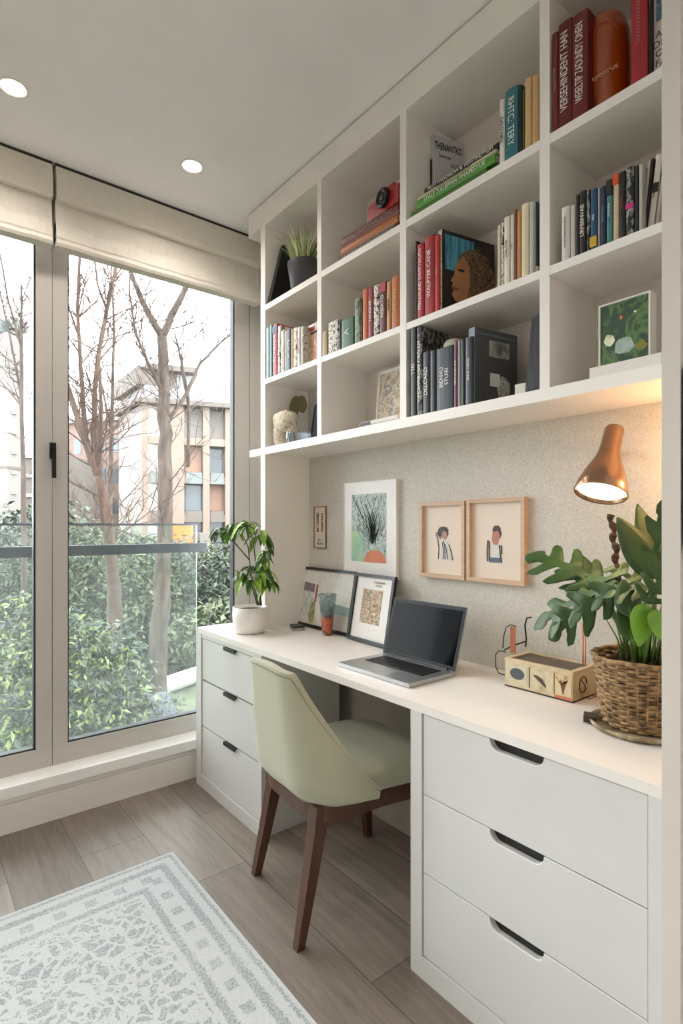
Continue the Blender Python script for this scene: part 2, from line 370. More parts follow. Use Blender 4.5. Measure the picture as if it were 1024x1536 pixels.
bare_tree('bare_tree', 'leaning brown leafless tree splitting into thin upright stems beside the mullion', [
    [(172, 955, 9.5, 22), (172, 880, 9.5, 20), (165, 820, 9.5, 19), (158, 760, 9.5, 17), (148, 715, 9.5, 15)],
    [(148, 715, 9.5, 12), (128, 660, 9.5, 11), (112, 612, 9.4, 9), (98, 570, 9.3, 8), (80, 520, 9.2, 6)],
    [(128, 660, 9.5, 9), (124, 600, 9.5, 7), (120, 530, 9.5, 6), (116, 460, 9.5, 5), (120, 375, 9.5, 4), (118, 300, 9.5, 3)],
    [(148, 715, 9.5, 11), (140, 650, 9.6, 9), (142, 590, 9.6, 7), (148, 530, 9.7, 7), (160, 465, 9.8, 6), (172, 410, 9.9, 5), (178, 350, 10, 4)],
    [(145, 700, 9.5, 9), (152, 640, 9.5, 7), (151, 580, 9.4, 5), (148, 530, 9.4, 4)],
    [(160, 465, 9.8, 4), (146, 425, 9.6, 3), (140, 370, 9.5, 2)],
    [(117, 500, 9.5, 4), (104, 465, 9.4, 3), (92, 430, 9.3, 2)]], 11, BARK, 70, 1.1)
bare_tree('bare_tree', 'thin dark leafless sapling between the two larger bare trees', [
    [(165, 930, 11, 9), (164, 800, 11, 8), (166, 700, 11, 7), (168, 600, 11, 5), (171, 500, 11, 4), (169, 420, 11, 3)],
    [(166, 640, 11, 4), (155, 590, 11, 3), (140, 540, 11, 2)], [(167, 650, 11, 4), (190, 620, 11.2, 3), (212, 580, 11.4, 2)]], 21, BARK2, 30, 1.1)
bare_tree('bare_tree', 'thin bare tree standing before the pale tower behind the narrow left pane', [
    [(36, 960, 12, 9), (36, 800, 12, 8), (33, 640, 12, 6), (32, 520, 12, 5), (32, 430, 12, 3)],
    [(32, 520, 12, 4), (12, 450, 12, 3), (0, 380, 12, 2)], [(33, 600, 12, 4), (14, 500, 12, 3), (-4, 420, 12, 2)]], 31, BARK2, 40, 1.2)
# buildings
def quad_frame(a, b):
    """origin, unit along, outward-ish (toward camera) for a facade between ground points a and b"""
    x = Vector((b.x-a.x, b.y-a.y, 0)); L = x.length; x.normalize(); n = Vector((x.y, -x.x, 0))
    if n.dot(Vector((CX, CY, 0))-Vector((a.x, a.y, 0))) < 0: n = -n
    return a, x, n, L
def fbox(bm, fr, s0, s1, d0, d1, z0, z1):
    a, x, n, L = fr
    P = [Vector((a.x, a.y, 0))+x*s+n*d+Vector((0, 0, z)) for s in (s0, s1) for d in (d0, d1) for z in (z0, z1)]
    v = [bm.verts.new(p) for p in P]
    for f in ((0, 1, 3, 2), (4, 6, 7, 5), (0, 4, 5, 1), (2, 3, 7, 6), (0, 2, 6, 4), (1, 5, 7, 3)): bm.faces.new([v[i] for i in f])
CONC = mat('pink_concrete', '7A6B60', .85, var=.1, vscale=.3)
CONC2 = mat('white_render', '8C8883', .85, var=.06, vscale=.3)
CONC3 = mat('grey_concrete', '5E5852', .85, var=.08, vscale=.4)
WGL = mat('far_window_glass', '4A565C', .15, var=.3, vscale=.4)
WGL2 = mat('far_green_glass', '59615F', .45, var=.15, vscale=.4)
BRK = mat('orange_brick', '705D54', .85, var=.12, vscale=.8)
bd = thing('apartment_building', 'pinkish grey apartment block with recessed balconies behind the forked bare tree', 'building', (0, 0, 0))
pA = at(213, 700, D=40); pB = at(375, 700, D=42.5); pC = at(178, 700, D=45)
fr = quad_frame(pA, pB); fl = quad_frame(pC, pA)
zt = at(213, 605, D=40).z; ztop = at(213, 545, D=40).z
bm = B(); fbox(bm, fr, 0, fr[3], -8, -1.2, G0, zt); fbox(bm, fl, 0, fl[3]-.02, -3, 0, G0, zt-.05); obj('wall', bm, CONC2, bd)
bm = B(); px = lambda u, D=41: (u-213)/(375-213)*fr[3]
for (u0, u1) in ((213, 221), (252, 274), (302, 312), (336, 376)): fbox(bm, fr, px(u0), px(u1), -1.3, 0, G0, zt)
for k in range(8):
    z = at(260, 800-k*58+30, D=41).z
    if z < zt: fbox(bm, fr, px(221)-.05, px(350), -1.3, -.12, z-.55, z)
obj('balcony_frame', bm, CONC, bd)
bm = B(); fbox(bm, fr, -.5, fr[3]+.5, -8, .5, zt, zt+.35); fbox(bm, fl, 0, fl[3], -3, .4, zt, zt+.35); obj('cornice', bm, CONC3, bd)
bm = B(); fbox(bm, fr, 1.2, fr[3]*.98, -7, -.8, zt+.35, ztop-.4); fbox(bm, fl, 0, fl[3]-.02, -3, -.2, zt+.35, ztop-1.5); obj('penthouse', bm, mat('pale_metal_cladding', '8D9092', .5, var=.1, vscale=.3), bd)
bm = B(); fbox(bm, fr, .2, fr[3]*.5, -7.5, .2, ztop-.4, ztop); fbox(bm, fl, -.5, fl[3], -3, .3, ztop-1.5, ztop-.2); obj('roof_slab', bm, CONC3, bd)
wc = 0
for k in range(6):
    zc = at(260, 745-(k-1)*58+10, D=41).z
    for (u0, u1) in ((225, 248), (277, 301), (314, 334)):
        if zc+1.5 > zt: continue
        bm = B(); fbox(bm, fr, px(u0), px(u1), -1.25, -1.1, zc-.5, zc+1.5); w_ = obj('window', bm, WGL if (k+u0) % 3 else mat('far_blind_window', '93705C', .5, var=.2, vscale=.5), bd)
        bm = B(); fbox(bm, fr, px(u0), px(u1), -.15, -.08, zc-1.4, zc-.55); obj('balcony_panel', bm, CONC3 if k % 2 else WGL2, bd)
TWR = mat('tower_render', '75706C', .85, var=.05, vscale=.3)
bd2 = thing('office_tower', 'white rendered tower with green glazing outside the narrow left pane', 'building', (0, 0, 0))
pA = at(11, 700, D=32); pB = at(31, 700, D=33); fr = quad_frame(pA, pB); zt = at(20, 498, D=32).z
bm = B(); fbox(bm, fr, 0, fr[3], -2.5, 0, G0, zt); obj('wall', bm, TWR, bd2)
pC = at(-90, 700, D=36); fl = quad_frame(pC, pA)
bm = B(); fbox(bm, fl, 0, fl[3]-.5, -.9, -.5, G0, zt+.3); obj('glazing', bm, WGL2, bd2)
bm = B()
for k in range(14): 
    z = zt+.2-k*1.18; fbox(bm, fl, 0, fl[3]-.05, -.6, -.25, z-.16, z)
for k in range(8): fbox(bm, fl, fl[3]*k/8, fl[3]*k/8+.12, -.6, -.4, G0, zt)
obj('floor_bands', bm, TWR, bd2)
bm = B(); fbox(bm, fl, 0, fl[3]+.1, -1.2, -.2, zt+.3, zt+.9); fbox(bm, fr, -.2, fr[3]-.1, -2, -.3, zt, zt+.75); obj('glass_parapet', bm, WGL2, bd2)
bm = B(); fbox(bm, fr, -.02, fr[3]+.05, -3, .06, at(20, 700, D=32).z-.1, at(20, 700, D=32).z+.05); fbox(bm, fr, -.02, fr[3]+.05, -3, .06, at(20, 549, D=32).z-.1, at(20, 549, D=32).z+.05); obj('string_course', bm, CONC3, bd2)
bd3 = thing('brick_building', 'low orange brick building between the tower and the apartment block', 'building', (0, 0, 0))
pA = at(88, 700, D=58); pB = at(200, 700, D=55); fr = quad_frame(pA, pB); zt = at(150, 632, D=56).z
bm = B(); fbox(bm, fr, 0, fr[3], -6, 0, G0, zt); obj('wall', bm, BRK, bd3)
bm = B(); fbox(bm, fr, -.4, fr[3]+.4, -6, .4, zt, zt+.5); obj('cornice', bm, CONC2, bd3)
for k in range(3):
    for j in range(6):
        bm = B(); s = fr[3]*(j+.3)/6; z = zt-2.4-k*3.1; fbox(bm, fr, s, s+.9, -.1, .04, z-.8, z+.8); obj('window', bm, WGL, bd3)
bd4 = thing('parking_building', 'grey building with slatted storeys right of the white tower', 'building', (0, 0, 0))
pA = at(28, 700, D=48); pB = at(100, 700, D=48); fr = quad_frame(pA, pB); zt = at(50, 682, D=48).z
bm = B(); fbox(bm, fr, 0, fr[3], -6, 0, G0, zt); obj('wall', bm, CONC3, bd4)
bm = B()
for k in range(5): fbox(bm, fr, 0, fr[3], -.1, .2, zt-.3-k*1.7, zt-k*1.7)
obj('floor_bands', bm, CONC2, bd4)
bd5 = thing('orange_house', 'small building with orange awning behind the balcony glass at the forked trunk', 'building', (0, 0, 0))
pA = at(252, 700, D=33); pB = at(300, 700, D=33); fr = quad_frame(pA, pB)
bm = B(); fbox(bm, fr, 0, fr[3], -3, 0, G0, at(270, 800, D=33).z); obj('wall', bm, CONC3, bd5)
bm = B(); fbox(bm, fr, .2, fr[3]-.4, 0, .6, at(270, 818, D=33).z, at(270, 788, D=33).z); obj('awning', bm, mat('orange_awning', 'A8621F', .8, var=.2), bd5)
# dark boulder beside kerb
bm = B(); bmesh.ops.create_icosphere(bm, subdivisions=3, radius=.55)
rg = random.Random(4)
for v in bm.verts: v.co *= 1+.12*math.sin(v.co.x*9)*math.cos(v.co.y*7); v.co.z *= .75
p = at(224, 1062, Z=G0+.4); o = obj('boulder', bm, mat('dark_rock', '3A3B48', .8, var=.2, bump=.5, bscale=8), smooth=True); o.location = (p.x, p.y, G0+.3)
tag(o, 'dark purplish rounded boulder below the pale kerb', 'rock')
# balcony balustrade
bal = thing('balcony_balustrade', 'glass balustrade with dark grey handrail outside the window', 'balustrade', (-.6, -2, 0))
BG = glass_mat('balustrade_glass', (.9, .94, .92), haze=.04, refl=.08, hcol=(.7, .73, .71), hscale=2.2)
RAIL = mat('grey_rail', '50565C', .35, metal=.3)
bx('handrail', .0, .05, -2.2, 1.93, 1.075, 1.13, RAIL, bal, bevel=.004)
for y0, y1 in ((-2.2, -.83), (-.82, .55), (.56, 1.93)): bx('glass_panel', -.10, -.088, y0+.004, y1-.004, -.25, 1.245, BG, bal)
bm = B(); box(bm, -.103, -.085, -2.2, 1.93, 1.238, 1.25); obj('top_edge', bm, RAIL, bal)
bm = B(); 
for y in (-.825, .555, -2.19, 1.92): box(bm, -.06, 0, y-.02, y+.02, 1.08, 1.12)
obj('bracket', bm, RAIL, bal)
struct(bx('exterior_slab', -.78, -.25, -4.4, WY+2, -.4, -.02, mat('slab_bounce_white', 'D8D5CE', .8)))  # unseen slab made pale to bounce sky light up to the ceiling

# ------------------------------------------------------------------ roman blinds
FAB = mat('blind_fabric', 'D6CFC3', .85, bump=.25, bscale=500, var=.03, vscale=60, sheen=.2)
def blind(label, y0, y1):
    t = thing('roman_blind', label, 'blind', (.06, (y0+y1)/2, 2.73), 0, 'roman blinds on the window wall')
    h = (y1-y0)/2
    for nm, x0, x1, z0, z1 in (('valance', -.01, .052, -.115, .03), ('fabric_fold', -.005, .03, -.255, -.1), ('fabric_fold', -.008, .042, -.285, -.2), ('hem', -.012, .046, -.31, -.262)):
        bm = B()
        n = 40; top = []; 
        rg = random.Random(int(abs(z0*1000)))
        prof = [(x0, z0), (x1*.86, z0), (x1, z0+.012), (x1-.004, (z0+z1)/2), (x1*.6, z1), (x0, z1)]
        rings = []
        for i in range(n+1):
            y = -h+2*h*i/n; s = .0022*math.sin(i*.7+z0*40)+.0012*math.sin(i*1.9)
            e = .006 if nm == 'valance' else 0
            rings.append([bm.verts.new((px+(s if k in (1, 2, 3) else 0), max(min(y, h-e*0), -h), pz)) for k, (px, pz) in enumerate(prof)])
        for a, b in zip(rings, rings[1:]):
            for k in range(6): bm.faces.new((a[k], a[(k+1) % 6], b[(k+1) % 6], b[k]))
        bm.faces.new(rings[0]); bm.faces.new(rings[-1][::-1])
        obj(nm, bm, FAB, t)
    bx('gap_shade_strip', -.01, .03, -h, h, .0305, .0425, mat('gap_shade', '2B2622', .6), t)  # dark strip that puts the shade of the ceiling gap into colour
    bm = B(); lathe(bm, [(.006, 0), (.008, .006), (.006, .012)], 10, c=(.045, h-.012, -.12)); obj('cord_knob', bm, FAB, t)
blind('wide folded cream roman blind above the larger window pane', -1.052, -.065)
blind('cream roman blind cut off by the photo edge above the narrow left pane', -2.08, -1.066)
blind('cream roman blind over the third pane', -3.1, -2.095)

# ------------------------------------------------------------------ ceiling lights
LM = mat('lamp_glow', 'FFFFFF', .5, emit='FFF1DC', es=14)
for i, (x, y, vis) in enumerate(((.44, -1.257, 1), (.43, -.594, 1), (1.7, -2.5, 0), (3.7, -2.5, 0), (1.7, -3.7, 0), (3.7, -3.7, 0), (3.8, -1.4, 0), (.44, -2.6, 0))):  # entries not marked visible are unseen lights added to brighten the room
    lb = ('round recessed ceiling light nearest the photo left edge', 'round recessed ceiling light above the larger window pane')[i] if vis else 'added unseen ceiling light brightening the room from further back'
    t = thing('ceiling_light', lb, 'ceiling light', (x, y, ZC), 0, 'recessed ceiling lights')
    bm = B(); lathe(bm, [(.036, -.001), (.044, -.005), (.048, -.004), (.048, .0), (.036, .0)], 32, close=True); obj('trim_ring', bm, PAINT, t, smooth=True)
    bm = B(); lathe(bm, [(.0, -.002), (.036, -.0025), (.036, .0), (0, 0)], 32); obj('lens', bm, LM, t)
    ld = bpy.data.lights.new('downlight', 'SPOT'); ld.energy = DOWNLIGHT_W*(1.0 if vis else 1.6); ld.spot_size = R(150); ld.spot_blend = 1; ld.shadow_soft_size = .05; ld.color = (1, .925, .86)
    lo = bpy.data.objects.new('downlight', ld); COL.objects.link(lo); lo.parent = t; lo.location = (0, 0, -.03)
# ------------------------------------------------------------------ built-in shelving
DF = -.2246       # front of the shelving
bc = thing('built_in_bookcase', 'white built-in wall bookcase of square open bays above the desk', 'bookcase', (.372, WY, .75))
def bxa(name, x0, x1, y0, y1, z0, z1, m, par, bevel=.0015, seg=2):
    ox, oy, oz = par.location
    return bx(name, x0-ox, x1-ox, y0-oy, y1-oy, z0-oz, z1-oz, m, par, bevel, seg)
UP = [(.8273, .8549), (1.3091, 1.3389), (1.8391, 1.8683)]
R1, R2, RB = (2.2528, 2.2786), (1.9054, 1.9285), (1.5744, 1.6076)
ZS = 2.6555
bxa('side_panel', .372, .412, DF, WY, .75, RB[0]-.0002, PAINT, bc)
bxa('side_panel', .372, .412, DF, WY, RB[1]+.0002, ZS-.0002, PAINT, bc)
for a, b in UP: bxa('divider', a, b, DF, WY-.006, RB[1], ZS, PAINT, bc)
bays = [(.412, .8273), (.8549, 1.3091), (1.3389, 1.8391), (1.8683, 2.234)]
for a, b in bays:
    for z0, z1 in (R1, R2): bxa('shelf', a, b, DF+.0006, WY-.006, z0, z1, PAINT, bc)
bxa('bottom_board', .264, 2.234, DF, WY, RB[0], RB[1], PAINT, bc)
bxa('back_board', .412, 2.234, WY-.006, WY, RB[1], ZS, PAINT_SHADE, bc, 0)
bxa('top_fascia', .255, 2.234, DF, WY, ZS, ZC-.008, PAINT, bc)
bxa('end_panel', 2.235, 2.2668, -.462, WY, 0, ZC-.001, mat('white_paint_dimmed', 'CFC8C0', .45), bc, .002)  # white paint darkened, weaker light on this panel put into its colour
# ------------------------------------------------------------------ desk: worktop and two drawer units
DY = -.453
bm = B(); r = .012
prism(bm, [(.1554+r, DY), (2.234, DY), (2.234, WY-.001), (.15, WY-.001), (.15, -.1), (.1554, DY+r)], lambda x, y: (x-.155, y-DY, -.023), (0, 0, .023))
t = obj('worktop', bm, TOPM, bevel=.0025, seg=3); t.location = (.155, DY, .75); tag(t, 'long white worktop running from the window to the end panel', 'worktop')
def drawer_front(name, x0, x1, z0, z1, y, th, m, par, notch=None, bevel=.0015):
    """front board; notch = (x0, x1, depth) cut out of the top edge with rounded corners"""
    pts = [(x0, z0), (x1, z0), (x1, z1)]
    if notch:
        a, b, d = notch; rr = d*.95
        pts.append((b, z1))
        for k in range(1, 9): t_ = k/8*PI/2; pts.append((b-rr+rr*math.cos(t_), z1-d+rr-rr*math.sin(t_)))
        for k in range(0, 8): t_ = k/8*PI/2; pts.append((a+rr-rr*math.sin(t_), z1-d+rr-rr*math.cos(t_)))
        pts.append((a, z1))
    pts.append((x0, z1))
    ox, oy, oz = par.location; bm = B()
    prism(bm, pts, lambda x, z: (x-ox, y-oy, z-oz), (0, th, 0))
    bmesh.ops.recalc_face_normals(bm, faces=bm.faces)
    return obj(name, bm, m, par, bevel=bevel, seg=1)
VOID_SHADE = mat('drawer_void_shade', '2A2826', .8)  # dark colour stands in for the shade inside the drawers and gaps
rc = thing('drawer_cabinet', 'wide white three-drawer cabinet with cut-out finger pulls under the basket plant', 'drawer cabinet', (1.581, DY, 0))
bxa('side_panel', 1.581, 1.6225, DY, WY, 0, .7265, DRAW, rc, .002)
bxa('plinth', 1.6225, 2.234, DY, DY+.03, 0, .0600, DRAW, rc, .002)
bxa('side_filler', 2.2075, 2.234, DY+.001, WY, .0605, .7265, DRAW, rc)
bxa('back_panel', 1.6225, 2.2075, WY-.012, WY, .06, .7265, VOID_SHADE, rc)
seams = [.0625, .2893, .5043, .7255]
for k in (2, 1, 0):
    z0, z1 = seams[k], seams[k+1]
    bm = B(); ox, oy, oz = rc.location
    d = drawer_front('drawer', 1.6245, 2.2055, z0+.001, z1-.0012, DY+.004, .018, DRAW, rc, (1.843, 1.986, .026))
    bm = B(); box(bm, 1.64-ox, 2.19-ox, .034, .43, z0+.012, z0+.02)
    for (a, b) in ((1.64, 1.652), (2.178, 2.19)): box(bm, a-ox, b-ox, .0231, .43, z0+.02, z1-.04)
    obj('drawer_box', bm, VOID_SHADE, d)
    bm = B(); box(bm, 1.80-ox, 2.03-ox, .0235, .0255, z1-.034, z1-.0015); obj('recess_shade_sheet', bm, VOID_SHADE, d)  # dark sheet painting the shade behind the finger cut-out
lc = thing('drawer_cabinet', 'white three-drawer cabinet with black tab pulls beside the window', 'drawer cabinet', (.1554, DY, 0))
bm = B(); box(bm, 0, .052, 0, .44, 0, .7265); obj('side_panel', bm, DRAW, lc, bevel=.006)
bxa('side_panel', .747, .767, DY, -.06, 0, .7265, DRAW, lc, .002)
bxa('plinth', .2074, .747, DY, DY+.03, 0, .056, DRAW, lc, .002)
bxa('back_panel', .2074, .747, -.06, -.05, 0, .7265, DRAW, lc)
bxa('top_rail', .2074, .747, DY+.003, DY+.02, .708, .7265, DRAW, lc)
bxa('gap_shade_sheet', .2074, .747, DY+.022, DY+.026, .056, .708, VOID_SHADE, lc)  # dark sheet painting the shade between the drawer fronts
for z0, z1 in ((.060, .288), (.294, .505), (.513, .704)):
    ox, oy, oz = lc.location
    d = bxa('drawer', .2105, .744, DY+.006, DY+.021, z0, z1, DRAW, lc, .002)
    bm = B(); box(bm, .447-ox, .552-ox, -.004, .008, z1-.004, z1+.002); box(bm, .447-ox, .552-ox, -.006, -.0025, z1-.012, z1+.002)
    obj('tab_handle', bm, BLACKM, d, bevel=.0015)

# ------------------------------------------------------------------ books
rgb = random.Random(77)
def book(x0, x1, z0, z1, col, label, group, depth=.15, yf=-.205, txt=None, tcol=WHITEI, tsize=.7, tilt=0, rough=.45, up=True, txt2=None, spotty=None, cover=None):
    w = x1-x0; h = z1-z0
    t = thing('book', label, 'book', ((x0+x1)/2, yf, z0), 0, group)
    if tilt: t.rotation_euler = (0, tilt, 0); t.location.z += abs(math.sin(tilt))*w/2
    if isinstance(col, str): m = mat('cover_'+col, col, rough, var=.06, vscale=25)
    else: m = col
    c = min(.003, w*.15)
    bm = B()
    n = 6; out = []; inn = []
    # rounded spine
    for k in range(n+1):
        a = PI*k/n; out.append((-w/2*math.cos(a), -min(.004, w*.2)*math.sin(a)))
    prof = out+[(w/2, depth), (w/2-c, depth), (w/2-c, c), (-w/2+c, c), (-w/2+c, depth), (-w/2, depth)]
    prism(bm, prof, lambda x, y: (x, y, 0), (0, 0, h))
    o = obj('cover', bm, m, t)
    bx('pages', -w/2+c+.0002, w/2-c-.0002, c+.0005, depth-.004, .004, h-.004, PAPERM, t)
    if txt:
        s = -1 if up else 1
        sz = w*tsize
        text(t, txt, (0, -min(.004, w*.2)-.0012, h*.52), sz, (R(90), R(90)*s, 0), tcol, sx=min(1.0, h*.8/max(.01, sz*.62*len(txt))), bold=.0)
    if txt2:
        text(t, txt2, (0, -min(.004, w*.2)-.0012, h*.12), w*.5, (R(90), 0, 0), tcol)
    return t
def row(group, zs, items, Y=-.2195):
    for it in items:
        u0, u1, vt, col, label = it[:5]; kw = it[5] if len(it) > 5 else {}
        xa = at(u0, 500, Y=Y).x; xb = at(u1, 500, Y=Y).x; z1 = at((u0+u1)/2, vt, Y=Y).z
        book(xa+.0006, xb-.0006, zs+.0008, z1, col, label, group, yf=Y, **kw)
SPECK = ramp_mat('speckled_cover', ['2A2723', 'D9D3C4', 'E9E4D8', '3A342E'], 110, .5, stretch=(1, 1, .5), detail=2, lo=.4, hi=.62)
SPECK2 = ramp_mat('red_speckled_cover', ['8E2A2C', 'D8CFC2', 'E9E4D8', '3A3030', 'B24A3C'], 60, .5, stretch=(1, 1, .5), detail=3, lo=.35, hi=.68)
SPECK3 = ramp_mat('grey_speckled_cover', ['6B6E6A', 'CFCDC2', '8A8D80', 'DAD5C6'], 70, .5, detail=3, lo=.38, hi=.65)
DSPK = ramp_mat('dark_speckled_cover', ['17181A', '23262A', 'A9A69C', '1B1D20'], 100, .5, stretch=(1, 1, .4), detail=2, lo=.42, hi=.66)
RIDGE = mat('ridge', '6B625A')
# top right bay
g = 'books in the top bay beside the end panel'
row(g, R1[1], [
 (828, 837, 50, '6E1F24', 'slim dark red hardback first in the bay with the orange vase', dict(txt='HALANDER MARE', tcol=mat('rose_ink', 'B98A86', .6), tsize=.5)),
 (837, 858, 33, '5C1418', 'dark red hardback with heavy white lettering, second in the orange vase bay', dict(txt='VERSEHINDENT HAN', tsize=.75)),
 (858, 882, 20, '66181B', 'dark red hardback with pale serif lettering touching the orange vase', dict(txt='WEIELTIP ZADUNDY ONEN', tsize=.7, depth=.17)),
 (946, 972, -60, '9E1B28', 'bright red leather hardback to the right of the orange vase', dict(depth=.17, txt='SVVVVVVVVVVVVVVV', tcol=mat('pink_ink', 'C8737A', .6), tsize=.35)),
 (972.5, 977, -50, '14100F', 'thin black book beside the bright red leather one', {})])
xa = at(978, 50, Y=-.2).x
t = thing('magazine', 'white magazine with a blue photo standing at the top right by the end panel', 'magazine', (xa+.02, -.205, R1[1]), 0)
bx('cover', -.018, .028, 0, .006, .001, .27, mat('magazine_white', 'D8CEC6', .45), t); bx('photo', -.009, .0285, -.0006, .0, .125, .262, ramp_mat('blue_photo', ['10181C', '1E3A52', '3F6A8A', '8FA9B0', '2F4A34'], 14, .35, dist=1), t)
text(t, 'ALSE\nDENY\nOUR\nFAIN', (.012, -.0004, .06), .022, (R(90), 0, 0), BLACKI)
# orange ceramic vase
t = thing('ceramic_vase', 'glossy burnt orange ceramic vase with faint white script between red books', 'vase', (1.972, -.13, R1[1]), R(22))
bm = B(); lathe(bm, [(.03, 0), (.045, .003), (.052, .03), (.058, .09), (.0595, .17), (.058, .22), (.05, .258), (.034, .28), (.012, .288), (.0, .288)], 48, sy=1.05)
OR = mat('orange_glaze', 'A8470F', .12, coat=.6, var=.12, vscale=7)
obj('body', bm, OR, t, smooth=True)
bm = B(); tube(bm, [(.032*math.cos(a), -1.05*math.sqrt(.0588**2-(.032*math.cos(a))**2)+.0006, .185+.045*math.sin(a)) for a in [k/32*2*PI for k in range(33)]], .0014, 6); obj('raised_loop', bm, OR, t, smooth=True)
text(t, 'ayonrus', (.0, -.0635, .10), .02, (R(90), R(-14), 0), mat('cream_ink', 'DDB59A', .6))
# top third bay
g = 'books in the top bay with the green stack'
row(g, R1[1], [
 (749, 757, 150, 'D9D6CE', 'narrow white paperback with black capitals before the teal book', dict(txt='GALO NEU', tcol=BLACKI, tsize=.9, up=False)),
 (757.5, 777, 133, '2C6E78', 'teal hardback with white lettering, top row beside the green stack', dict(txt='RHTC: TERY', tsize=.7, up=False)),
 (777.5, 783, 128, '14181A', 'black hardback right of the teal book', {}),
 (783.5, 786.5, 135, '4A5E34', 'very thin green book behind the black hardback', {}),
 (787, 797.5, 118, mat('cream_spine', 'C9A878', .7, var=.06), 'tan clothbound book, first of the pair at the divider', {}),
 (798, 808, 114, mat('cream_spine2', 'C4A06C', .7, var=.06), 'tan clothbound book touching the divider', {})])
def lying(label, group, xa, xb, z, th, col, name='book', yf=-.2, depth=.17, txt=None, tcol=WHITEI, rz=0, cat='book'):
    w = xb-xa; t = thing(name, label, cat, ((xa+xb)/2, yf, z+.0005), rz, group)
    m = mat('cover_'+col, col, .45, var=.06, vscale=25) if isinstance(col, str) else col
    c = .003; bm = B()
    prof = [(0, 0), (-.004, th*.3), (-.004, th*.7), (0, th), (depth, th), (depth, th-c), (c, th-c), (c, c), (depth, c), (depth, 0)]
    prism(bm, prof, lambda y, zz: (-w/2, y, zz), (w, 0, 0)); obj('cover', bm, m, t)
    bx('pages', -w/2+.003, w/2-.003, c+.0005, depth-.003, c+.0003, th-c-.0003, PAPERM, t)
    if txt: text(t, txt, (0, -.0052, th*.5), th*.72, (R(90), 0, 0), tcol, sx=min(1.3, w*.88/(th*.72*.62*len(txt))))
    return t
z = R1[1]; xa = at(629, 300, Y=-.2).x; xb = at(748, 230, Y=-.2).x
g = 'stack of lying books in the top bay'
lying('thick green lying book, lowest of its stack in the top row', g, xa-.02, xb-.03, z, .019, '3E6B1E', yf=-.216, depth=.10)
lying('bright green lying book with long white capitals', g, xa+.004, xb-.0, z+.0195, .028, '4C8A2A', txt='STALE 7:XLEPMW PMAPESYUE', depth=.10, yf=-.216)
lying('cream lying book with black capitals above the green one', g, xa+.004, xb+.0, z+.048, .012, 'C9BC9A', txt='NARAI, TVOWIRE PENTPER', tcol=BLACKI, depth=.10, yf=-.212)
lying('black lying book with white capitals, uppermost of its stack', g, xa+.03, xb+.004, z+.0605, .02, '1C181B', txt='PLOTTIYDONOW & YONTINUTIUM', yf=-.205, depth=.09)
t = thing('book', 'white book with black title leaning face-out behind the green stack', 'book', (1.353, -.108, R1[1]+.001), R(74)); 
bx('cover', 0, .13, 0, .014, 0, .335, mat('white_jacket', 'C4C2C4', .4), t, .001); bx('dark_edge', -.002, -.0002, .001, .013, 0, .25, mat('maroon_edge', '3A2A24', .5), t)
text(t, 'THENANTKO', (.065, -.0008, .30), .034, (R(90), 0, 0), BLACKI, sx=.55, bold=.0008); text(t, 'Sosuwe Sno', (.05, -.0008, .268), .017, (R(90), 0, 0), BLACKI, sx=.6); text(t, 'GSUS', (.09, -.0008, .242), .02, (R(90), 0, 0), BLACKI, sx=.7)
# top second bay: red stack + red camera
z = R1[1]; xa = at(514, 390, Y=-.2).x; xb = at(597, 330, Y=-.2).x
g = 'stack of red books under the red camera'
lying('dark mottled lying book with a red corner, lowest under the red camera', g, xa-.02, xb-.015, z, .03, ramp_mat('mottled_dark', ['2A2422', '4A3330', '7B7A70', '5A2220'], 30, .5), txt='NBC DUI', tcol=mat('grey_ink', '9A948A', .6))
lying('amber brown lying book in the middle under the red camera', g, xa-.01, xb, z+.0305, .03, 'A85F22')
lying('maroon lying book with faint lettering directly under the red camera', g, xa-.005, xb+.004, z+.061, .036, '6E2420', txt='FABLE NUVVIVAULONI', tcol=mat('grey_ink', '9A948A', .6))
t = thing('toy_camera', 'small red box camera with a black lens on the stack of red books', 'camera', (xb-.075, -.2, z+.0975), R(-6))
RED = mat('red_enamel', '9E2226', .3, var=.1, vscale=20)
bx('body', -.095, .085, 0, .11, 0, .062, RED, t, .012, 3); bx('hump', -.045, .05, .005, .1, .0625, .085, RED, t, .008, 3)
bm = B(); lathe(bm, [(.034, -.004), (.036, .014), (.028, .018), (.02, .012), (.0, .012)], 8); o = obj('lens', bm, BLACKM, t); o.rotation_euler = (R(90), 0, 0); o.location = (.005, -.0, .046)
bm = B(); lathe(bm, [(.0, .0125), (.012, .0128), (.01, .016), (0, .0175)], 24); o2 = obj('lens_glass', bm, mat('lens_glass', '2A3338', .05, coat=1), o, smooth=True)
# top first bay
t = thing('bookend', 'tall black triangular bookend beside the grass pot', 'bookend', (.414, -.2, R1[1]+.0005))
bm = B(); prism(bm, [(-.018, 0), (.17, 0), (.17, .05), (.075, .30), (.06, .30)], lambda yy, zz: (0, yy, zz), (.03, 0, 0)); obj('wedge', bm, mat('matte_black', '121110', .6), t, bevel=.002)
t = thing('potted_grass', 'variegated grass in a dark grey pot on the top shelf', 'plant', (.60, -.13, R1[1]+.0005))
POTD = mat('dark_pot', '3E3D42', .5)
bm = B(); lathe(bm, [(.05, 0), (.057, .004), (.078, .145), (.078, .15), (.072, .15), (.07, .13), (.0, .13)], 40); obj('pot', bm, POTD, t, smooth=True)
bm = B(); lathe(bm, [(0, .1305), (.0695, .1305), (.0695, .134), (0, .138)], 24); obj('soil', bm, mat('soil', '2B211A', .95, bump=.8, bscale=60), t)
